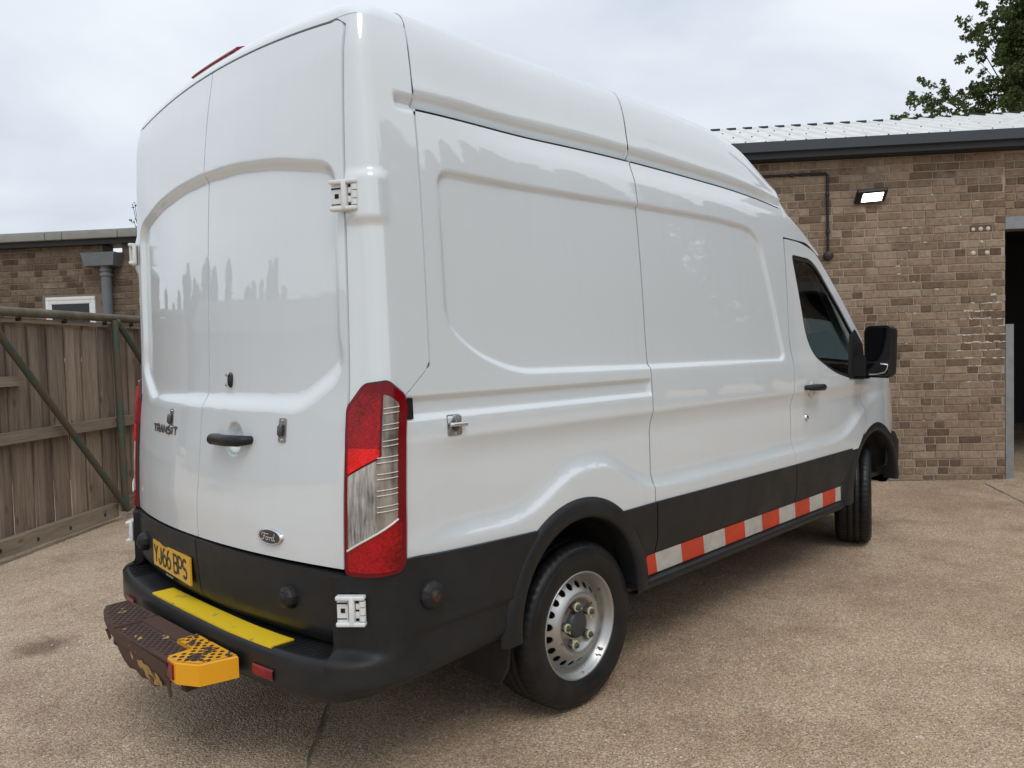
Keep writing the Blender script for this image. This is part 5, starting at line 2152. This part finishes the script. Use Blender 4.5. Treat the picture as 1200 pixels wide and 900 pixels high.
# conduit and junction box
CON = empty('conduit', (b0.x, b0.y, 0), RZ, label='thin black cable conduit bent down the brick wall to a round box', cat='conduit')
m = MB()
m.tube([(-2.6, -.028, 3.210), (-1.165, -.028, 3.210), (-1.150, -.028, 3.195), (-1.150, -.028, 2.40)], .0125, 8)
m.build('pipe', M['black_metal'], CON)
for (s, z) in ((-1.5, 3.21), (-2.1, 3.21), (-1.15, 3.0), (-1.15, 2.62)):
    MB().bbox((s - .018, -.044, z - .018), (s + .018, -.004, z + .018), .005).build('clip', M['black_metal'], CON)
MB().lathe([(.046, .0), (.046, -.05), (.040, -.056), (0, -.058)], 'Y', 20, c=(-1.150, -.004, 2.375)).build('junction_box', mat('box_brown', (.03, .016, .014), .5), CON)
# floodlight
FL = empty('floodlight', (b0.x, b0.y, 0), RZ, label='small lit black floodlight on the brick wall', cat='floodlight')
Mt = Matrix.Translation((-.755, -.11, 2.945)) @ Matrix.Rotation(R(58), 4, 'X') @ Matrix.Rotation(R(-4), 4, 'Y')
m = MB()
m.bbox((-.145, -.015, -.085), (.145, .030, .085), .010, Mt)
m.build('lamp_body', M['black_metal'], FL)
em = bpy.data.materials.new('lamp_lens')
em.use_nodes = True
e_ = em.node_tree.nodes['Principled BSDF']
e_.inputs['Emission Color'].default_value = (1, .97, .88, 1)
e_.inputs['Emission Strength'].default_value = 6.0
m = MB()
m.box((-.085, -.0185, -.058), (.105, -.0155, .058), Mt)
m.build('lamp_lens', em, FL)
m = MB()
m.bbox((-.80, -.07, 2.93), (-.71, .0, 2.99), .01)
m.build('lamp_bracket', M['black_metal'], FL)

# ================================================================ left building, parallel to the right one
DEP = 9.3
fwd = Vector((.71447, .69842, -.04182))
q0 = CAM + fwd * DEP
dvec = Vector((math.cos(RZ), math.sin(RZ), 0))
nvec = Vector((-math.sin(RZ), math.cos(RZ), 0))


def on_plane(px, py):
    d = fwd + Vector((.69792, -.71563, -.02797)) * (px - 600) / 914.97 - Vector((.04946, .00921, .99873)) * (py - 450) / 914.97
    t = (q0 - CAM).dot(nvec) / d.dot(nvec)
    p = CAM + d * t
    return p.dot(dvec), p.z


lb0 = nvec * q0.dot(nvec)
BL = empty('brick_outbuilding', (lb0.x, lb0.y, 0), RZ, label='low dark brick outbuilding behind the wooden gate with flat roof edge', cat='building')
sL, zTop = on_plane(0, 278)
sR, _ = on_plane(158, 268)
wl = empty('wall')
wl.parent = BL
zt_ = on_plane(80, 283)[1]
nx0, nx1 = on_plane(120, 290)[0], on_plane(143, 290)[0]
nz0 = on_plane(130, 296)[1]
m = MB()
m.box((sL - 4, 0, -.1), (nx0, .22, zt_))
m.box((nx1, 0, -.1), (sR + 5, .22, zt_))
m.box((nx0, 0, -.1), (nx1, .22, nz0))
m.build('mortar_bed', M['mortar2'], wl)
wz0, wz1 = on_plane(80, 420)[1], on_plane(80, 348)[1]
wx0, wx1 = on_plane(54, 350)[0], on_plane(112, 350)[0]
def lskip(s, z, L):
    if s + L > nx0 and s < nx1 and z + .07 > nz0:
        return True
    return s + L > wx0 - .01 and s < wx1 + .01 and z + .07 > wz0 and z < wz1


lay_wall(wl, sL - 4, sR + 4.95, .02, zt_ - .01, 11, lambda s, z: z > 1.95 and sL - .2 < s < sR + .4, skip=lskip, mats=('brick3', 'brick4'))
m = MB()
m.box((sR + 4.80, .22, -.1), (sR + 5.0, 4, zt_))
m.box((sL - 4, .22, -.1), (sL - 3.8, 4, zt_))
m.build('end_walls', M['mortar2'], BL)
# flat roof edge: metal trim lengths and dark board under it
xs_ = [sL - 4, sL + .0, on_plane(62, 275)[0], on_plane(82, 275)[0], on_plane(146, 270)[0], sR + 2.5, sR + 5.1]
for i in range(len(xs_) - 1):
    MB().bbox((xs_[i] + .004, -.16, zTop - .105 + .012), (xs_[i + 1] - .004, -.05, zTop + .012), .006).build('roof_trim', M['galv'] if False else mat('trim_grey_%d' % i, (.27 + .03 * (i % 2), .27 + .03 * (i % 2), .24 + .03 * (i % 2)), .7, var=(6, .6, (.2, .2, .18))), BL)
MB().box((sL - 4, -.10, zTop - .16), (sR + 5.1, .30, zTop - .096)).build('eaves_board', M['black_metal'], BL)
# window
m = MB()
fw = .045
for lo, hi in (((wx0, -.02, wz1 - fw), (wx1, .06, wz1)), ((wx0, -.02, wz0), (wx0 + fw, .06, wz1 - fw)), ((wx1 - fw, -.02, wz0), (wx1, .06, wz1 - fw)), ((wx0, -.02, wz0 - fw), (wx1, .06, wz0))):
    m.bbox(lo, hi, .006)
m.bbox((wx0 + fw, -.016, wz1 - fw - .045), (wx1 - fw, .05, wz1 - fw), .005)
for a_ in (wx0 + fw, wx1 - fw - .035):
    m.bbox((a_, -.016, wz0), (a_ + .035, .05, wz1 - fw - .045), .005)
WF = m.build('window', M['white_plastic'], BL)
MB().box((wx0 + .02, -.008, wz0), (wx1 - .02, -.002, wz1 - .02)).build('pane', mat('window_dark', (.015, .016, .018), .08), WF)
# hopper and downpipe
hx0, hx1 = on_plane(107, 300)[0], on_plane(146, 300)[0]
hz1, hz0 = on_plane(127, 298)[1], on_plane(127, 313)[1]
hc = (hx0 + hx1) / 2
DP = empty('downpipe', (lb0.x, lb0.y, 0), RZ, label='grey drain hopper and downpipe on the brick outbuilding', cat='downpipe')
m = MB()
hw = (hx1 - hx0) / 2
V = [(hc - hw, -.22, hz1), (hc + hw, -.22, hz1), (hc + hw, -.01, hz1), (hc - hw, -.01, hz1), (hc - hw * .85, -.20, hz0), (hc + hw * .85, -.20, hz0), (hc + hw * .85, -.01, hz0), (hc - hw * .85, -.01, hz0)]
m.add(V, [(4, 5, 1, 0), (5, 6, 2, 1), (6, 7, 3, 2), (7, 4, 0, 3), (7, 6, 5, 4)])
M['pipe_grey'] = mat('pipe_grey', (.13, .145, .155), .5, var=(8, .5, (.18, .19, .19)))
m.build('hopper', M['pipe_grey'], DP)
m = MB()
m.tube([(hc + .03, -.10, .15), (hc + .03, -.10, hz0)], .062, 16)
m.build('pipe', M['pipe_grey'], DP)
for z in (hz0 - .05, hz0 - .11, 1.4):
    MB().lathe([(.071, -.018), (.074, -.010), (.074, .010), (.071, .018)], 'Z', 16, c=(hc + .03, -.10, z)).build('collar', M['pipe_grey'], DP)

# ================================================================ timber gate on a tube frame
GA = empty('timber_gate', (-1.022, 3.897, 0), R(39.25), label='weathered board gate on a green tube frame with diagonal braces', cat='gate')


def wood_mat(name, ca, cb):
    m = bpy.data.materials.new(name)
    m.use_nodes = True
    t = m.node_tree
    b = t.nodes['Principled BSDF']
    co = N(t, 'ShaderNodeTexCoord')
    oi = N(t, 'ShaderNodeObjectInfo')
    mp = N(t, 'ShaderNodeMapping')
    mp.inputs['Scale'].default_value = (40, 40, 2.2)
    t.links.new(co.outputs['Object'], mp.inputs[0])
    av = N(t, 'ShaderNodeVectorMath', operation='ADD')
    sc = N(t, 'ShaderNodeMath', operation='MULTIPLY', i_1=60.0)
    t.links.new(oi.outputs['Random'], sc.inputs[0])
    t.links.new(mp.outputs[0], av.inputs[0])
    t.links.new(sc.outputs[0], av.inputs[1])
    n = N(t, 'ShaderNodeTexNoise', i_Scale=1.0, i_Detail=6.0, i_Roughness=.65, i_Distortion=.8)
    t.links.new(av.outputs[0], n.inputs['Vector'])
    r_ = ramp(t, [(.3, ca), (.7, cb)])
    t.links.new(n.outputs['Fac'], r_.inputs[0])
    # knots and stains
    mp2 = N(t, 'ShaderNodeMapping')
    mp2.inputs['Scale'].default_value = (7, 7, 3)
    t.links.new(co.outputs['Object'], mp2.inputs[0])
    av2 = N(t, 'ShaderNodeVectorMath', operation='ADD')
    t.links.new(mp2.outputs[0], av2.inputs[0])
    t.links.new(sc.outputs[0], av2.inputs[1])
    v = N(t, 'ShaderNodeTexVoronoi', i_Scale=1.0)
    t.links.new(av2.outputs[0], v.inputs['Vector'])
    k = ramp(t, [(.05, (.35, .3, .28)), (.16, (1, 1, 1))])
    t.links.new(v.outputs['Distance'], k.inputs[0])
    x = N(t, 'ShaderNodeMix', data_type='RGBA', blend_type='MULTIPLY', i_0=.8)
    t.links.new(r_.outputs[0], x.inputs[6])
    t.links.new(k.outputs[0], x.inputs[7])
    tone = N(t, 'ShaderNodeMapRange', i_1=0.0, i_2=1.0, i_3=.62, i_4=1.22)
    t.links.new(oi.outputs['Random'], tone.inputs[0])
    y = N(t, 'ShaderNodeVectorMath', operation='SCALE')
    t.links.new(x.outputs[2], y.inputs[0])
    t.links.new(tone.outputs[0], y.inputs['Scale'])
    t.links.new(y.outputs[0], b.inputs['Base Color'])
    b.inputs['Roughness'].default_value = .85
    b.inputs['Specular IOR Level'].default_value = .25
    bn = N(t, 'ShaderNodeBump', i_Strength=.5, i_Distance=.003)
    t.links.new(n.outputs['Fac'], bn.inputs['Height'])
    t.links.new(bn.outputs[0], b.inputs['Normal'])
    return m


M['board'] = wood_mat('board_wood', (.18, .134, .100), (.38, .295, .225))
M['rail'] = wood_mat('rail_wood', (.23, .18, .135), (.40, .325, .25))
M['tube_green'] = chipped_mat('tube_green', (.055, .085, .068), (.075, .058, .036), 7.0, .50, .55)
M['tube_brown'] = mat('tube_brown', (.10, .082, .055), .75, var=(9, .9, (.17, .15, .11)), bump=(60, .4, .004))
rs = random.Random(8)
bw = .1165
i = 0
s = -1.25
while s < 4.6:
    wd = bw * rs.uniform(.90, 1.08)
    th = .010
    m = MB()
    lean = rs.uniform(-.005, .007)
    y0 = .030 + (0 if i % 2 else .020) + rs.uniform(0, .002)
    z0, z1 = .11 + rs.uniform(-.012, .012), 1.862
    g = -.015 if i % 2 == 0 else .003
    V = []
    for z in (z0, .7, 1.25, z1):
        bow = rs.uniform(-.003, .003)
        lx = lean * (z - 1.0)
        V += [(s + g + lx + bow, y0 + th, z), (s + wd - g + lx + bow, y0 + th + .004, z), (s + wd - g + lx + bow, y0 - .001, z), (s + g + lx + bow, y0 - .004, z)]
    F = [(3, 2, 1, 0), (12, 13, 14, 15)]
    for k in range(3):
        a = 4 * k
        F += [(a + j, a + (j + 1) % 4, a + 4 + (j + 1) % 4, a + 4 + j) for j in range(4)]
    m.add(V, F)
    m.build('board', M['board'], GA)
    s += wd
    i += 1


def rail(name, s0, s1, z0, z1, y0, y1, mt):
    Mq = Matrix.Translation((0, 0, 0))
    m = MB()
    n = 8
    P = []
    rs_ = random.Random(int(z0 * 1000))
    V, F = [], []
    for k in range(n + 1):
        s = lerp(s0, s1, k / n)
        d = rs_.uniform(-.004, .004)
        V += [(s, y0 + d, z0 + d), (s, y1, z0), (s, y1, z1), (s, y0 + d, z1 + d)]
    for k in range(n):
        a = 4 * k
        F += [(a + j, a + 4 + j, a + 4 + (j + 1) % 4, a + (j + 1) % 4) for j in range(4)]
    F += [(0, 1, 2, 3), (4 * n + 3, 4 * n + 2, 4 * n + 1, 4 * n)]
    m.add(V, F)
    # rails run along x: the grain runs along the local z of the texture, so build it upright and lay it down
    o = m.build(name, mt, GA)
    return o


M['rail_h'] = M['rail'].copy()
for n_ in M['rail_h'].node_tree.nodes:
    if n_.type == 'MAPPING':
        sc_ = n_.inputs['Scale'].default_value
        n_.inputs['Scale'].default_value = (sc_[2], sc_[1], sc_[0])
rail('mid_rail', -1.2, 4.6, .885, .975, -.045, .029, M['rail_h'])
rail('bottom_rail', -1.2, 1.47, .035, .165, -.050, .029, M['rail_h'])
rail('bottom_rail', 1.60, 4.6, .060, .190, -.030, .029, M['rail_h'])
rail('short_rail', -1.2, .335, 1.335, 1.41, -.025, .029, M['rail_h'])
rail('top_batten', -1.2, 4.6, 1.832, 1.868, -.012, .029, M['rail_h'])
MB().tube([(-1.25, -.035, 1.910), (.6, -.035, 1.914), (2.2, -.035, 1.918), (4.6, -.035, 1.93)], .037, 14).build('top_tube', M['tube_brown'], GA)
MB().tube([(1.515, -.070, 1.895), (1.522, -.075, 1.0), (1.530, -.080, .08)], .032, 12).build('frame_post', M['tube_green'], GA)
MB().tube([(-.13, -.100, 1.868), (.133, -.100, 1.585), (.8, -.105, .875), (1.528, -.105, .094)], .029, 12).build('diagonal_brace', M['tube_green'], GA)
MB().tube([(1.53, -.085, 1.885), (1.93, -.09, 1.489), (3.3, -.09, .12)], .029, 12).build('diagonal_brace', M['tube_green'], GA)
for (s, z) in ((.36, .09), (.76, .09), (-.05, .10), (1.25, .10)):
    MB().bbox((s - .008, -.056, z - .014), (s + .010, -.044, z + .016), .003).build('bolt', M['black_metal'], GA)
for s in (.3, .85, 1.42, 1.85):
    MB().bbox((s - .008, -.05, 1.845), (s + .008, -.008, 1.88), .003).build('tube_clip', M['black_metal'], GA)

# ================================================================ trees
def leaf_mat(name, a, b_):
    m = bpy.data.materials.new(name)
    m.use_nodes = True
    t = m.node_tree
    p = t.nodes['Principled BSDF']
    g = N(t, 'ShaderNodeNewGeometry')
    r_ = ramp(t, [(0, a), (1, b_)])
    t.links.new(g.outputs['Random Per Island'], r_.inputs[0])
    t.links.new(r_.outputs[0], p.inputs['Base Color'])
    p.inputs['Roughness'].default_value = .55
    p.inputs['Specular IOR Level'].default_value = .3
    tr = N(t, 'ShaderNodeBsdfTranslucent')
    t.links.new(r_.outputs[0], tr.inputs[0])
    mx_ = N(t, 'ShaderNodeMixShader', i_0=.3)
    t.links.new(p.outputs[0], mx_.inputs[1])
    t.links.new(tr.outputs[0], mx_.inputs[2])
    o = t.nodes['Material Output']
    t.links.new(mx_.outputs[0], o.inputs[0])
    return m


M['leaf'] = leaf_mat('oak_leaf', (.040, .064, .020), (.13, .165, .052))
M['needle'] = leaf_mat('conifer_leaf', (.014, .028, .014), (.040, .062, .026))
M['bark'] = mat('bark', (.06, .048, .036), .9, bump=(30, .8, .02), var=(6, .8, (.10, .085, .065)))


def leaves(clumps, size, per, rng, stretch=1.0):
    """clumps: (centre, radius); returns one leaf mesh"""
    V, F = [], []
    for c, r in clumps:
        n = int(per * (r ** 2))
        for _ in range(n):
            d = rng.normal(size=3)
            d /= np.linalg.norm(d)
            p = np.array(c) + d * r * rng.uniform(.25, 1.0) ** .6 * np.array([1, 1, .8])
            a = rng.normal(size=3)
            a /= np.linalg.norm(a)
            b = np.cross(a, rng.normal(size=3))
            b /= np.linalg.norm(b) + 1e-9
            L = size * rng.uniform(.6, 1.3)
            k = len(V)
            V += [p - a * L * .5, p + b * L * .28 * stretch, p + a * L * .5, p - b * L * .28 * stretch]
            F.append((k, k + 1, k + 2, k + 3))
    return V, F


def px3(px, py, dep):
    d = fwd + Vector((.69792, -.71563, -.02797)) * (px - 600) / 914.97 - Vector((.04946, .00921, .99873)) * (py - 450) / 914.97
    return np.array(CAM + d * dep)


rng = np.random.default_rng(5)
tb = px3(1260, 420, 21)
tb[2] = gz(12)
TREE = empty('oak_tree', tuple(tb), label='broad oak tree rising behind the white metal workshop roof', cat='tree')
spots = [(1198, 20, .8), (1190, 55, .85), (1172, 40, .55), (1150, 38, .5), (1138, 28, .28), (1165, 62, .45), (1150, 75, .38), (1140, 84, .28), (1160, 12, .28), (1178, 6, .3), (1132, 30, .18), (1134, 44, .16),
         (1190, 85, .35), (1200, 110, .7), (1180, 118, .55), (1160, 118, .5), (1150, 135, .6), (1140, 115, .4), (1125, 120, .3), (1172, 138, .6), (1195, 138, .6), (1138, 105, .2),
         (1100, 112, .33), (1092, 124, .38), (1080, 108, .22), (1083, 128, .36), (1108, 128, .34), (1118, 133, .3), (1070, 134, .24), (1060, 138, .16), (1052, 140, .10), (1083, 97, .12), (1105, 101, .10), (1068, 118, .12),
         (1058, 134, .2), (1075, 120, .25), (1090, 136, .4), (1105, 118, .3), (1115, 112, .25), (1128, 132, .45), (1145, 122, .5), (1165, 100, .35), (1185, 100, .5), (1155, 50, .45), (1175, 25, .5), (1180, 70, .5), (1195, 120, .6),
         (1215, 60, 1.0), (1230, 20, 1.2), (1230, 100, 1.2), (1260, 60, 1.4), (1290, 30, 1.3), (1300, 90, 1.3), (1260, -20, 1.4), (1220, -25, .9), (1310, -30, 1.3), (1262, -80, 1.2)]
cl = []
for (x, y, r) in spots:
    p = px3(x, y, 21 + rng.uniform(-1.0, 1.0)) - tb
    # break each mass into smaller tufts so that sky shows between them
    nt_ = max(2, int(13 * r))
    for _ in range(nt_):
        off = rng.normal(size=3) * r * .45
        cl.append((p + off, max(.11, r * rng.uniform(.24, .44))))
V, F = leaves(cl, .092, 2500, rng, 1.3)
MB().add(V, F).build('crown', M['leaf'], TREE)
m = MB()
top = px3(1255, 60, 21) - tb
m.tube([(0, 0, -.1), (.05, .02, 2.0), (top[0] * .4, top[1] * .4, top[2] * .55), tuple(top)], [.32, .27, .2, .09], 10)
m.build('trunk', M['bark'], TREE)
m = MB()
rt_ = np.array([top[0] * .4, top[1] * .4, top[2] * .55])
for (x, y, r) in spots[::2]:
    p = px3(x, y, 21) - tb
    q_ = [rt_ + (p - rt_) * k / 6 + rng.normal(size=3) * (.14 if 0 < k < 6 else 0) + np.array([0, 0, .22 * math.sin(k / 6 * 3.1)]) for k in range(7)]
    m.tube([tuple(a) for a in q_], [.06, .045, .032, .022, .015, .010, .006], 6)
m.build('limbs', M['bark'], TREE)

# small bare-twigged shrub beyond the outbuilding
sb_ = px3(170, 420, 13.5)
sb_[2] = gz(sb_[0])
SH = empty('garden_tree', tuple(sb_), label='small sparse tree beyond the brick outbuilding beside the van', cat='tree')
m = MB()
cl = []
tp = px3(168, 262, 13.5) - sb_
m.tube([(0, 0, -.1), tuple(tp * .6), tuple(tp)], [.07, .045, .02], 7)
for k in range(26):
    e = px3(160 + rng.uniform(-7, 45), 250 + rng.uniform(-12, 24), 13.5 + rng.uniform(-.4, .4)) - sb_
    st = tp * rng.uniform(.7, 1)
    m.tube([tuple(st), tuple((st + e) / 2 + rng.normal(size=3) * .04), tuple(e)], [.012, .008, .004], 5)
    if rng.random() < .8:
        cl.append((e, .07))
m.build('trunk', M['bark'], SH)
V, F = leaves(cl, .06, 2600, rng)
MB().add(V, F).build('crown', M['leaf'], SH)

# ================================================================ what the doors mirror: the far side of the yard
def conifer(base, h, r, seed, label, group='conifers across the yard'):
    rg = np.random.default_rng(seed)
    t = empty('conifer', base, label=label, cat='tree', group=group)
    MB().tube([(0, 0, -.1), (0, 0, h * .6), (0, 0, h * .97)], [.16, .1, .02], 8).build('trunk', M['bark'], t)
    V, F = [], []
    n = int(900 + 160 * h + max(0, h - 8) * 700)
    for _ in range(n):
        q = rg.uniform(0, 1) ** .8
        z = h * (.06 + .94 * q)
        rad = r * (1 - q) ** .8 * rg.uniform(.5, 1.05) + .05
        th = rg.uniform(0, 2 * math.pi)
        p = np.array([rad * math.cos(th), rad * math.sin(th), z])
        a = np.array([math.cos(th), math.sin(th), -.35 + rg.normal() * .35])
        a /= np.linalg.norm(a)
        b = np.cross(a, rg.normal(size=3))
        b /= np.linalg.norm(b) + 1e-9
        L = rg.uniform(.25, .6)
        k = len(V)
        V += [p - a * L * .4, p + b * L * .25, p + a * L * .6, p - b * L * .25]
        F.append((k, k + 1, k + 2, k + 3))
    MB().add(V, F).build('crown', M['needle'], t)


rg = random.Random(3)
for k in range(20):
    ang = R(100 + k * 1.75 + rg.uniform(-.7, .7))
    d = rg.uniform(30, 36)
    bx_, by_ = -1.1 + d * math.cos(ang), d * math.sin(ang)
    h = rg.uniform(3.8, 7.4)
    conifer((bx_, by_, gz(bx_)), h, h * .16 + .3, 40 + k, 'dark pointed conifer in the row across the yard')
for k in range(15):
    ang = R(-14 - k * 3.6 + rg.uniform(-1, 1))
    d = rg.uniform(21, 25)
    bx_, by_ = d * math.cos(ang), -1 + d * math.sin(ang)
    h = rg.uniform(9.0, 12.5)
    conifer((bx_, by_, gz(bx_)), h, h * .2 + .8, 80 + k, 'tall broad conifer in the tree row beside the workshop yard', 'conifers beside the workshop yard')
bx_, by_ = -15.5, 17.0
SHED = empty('yard_shed', (bx_, by_, gz(bx_)), R(40), label='long low grey shed across the yard behind the camera', cat='shed')
m = MB()
m.box((-7, -3, -.1), (7, 3, 3.0))
m.build('wall', mat('shed_wall', (.22, .20, .18), .9, var=(2, .6, (.16, .14, .12))), SHED)
m = MB()
m.add([(-7.3, -3.3, 2.9), (7.3, -3.3, 2.9), (7.3, 0, 4.1), (-7.3, 0, 4.1), (7.3, 3.3, 2.9), (-7.3, 3.3, 2.9)], [(0, 1, 2, 3), (3, 2, 4, 5), (0, 3, 5), (1, 4, 2)])
m.build('roof', M['fascia'], SHED)
print('OBJECTS', len(bpy.data.objects), 'TRIS', sum(sum(len(p.vertices) - 2 for p in me.polygons) for me in bpy.data.meshes))
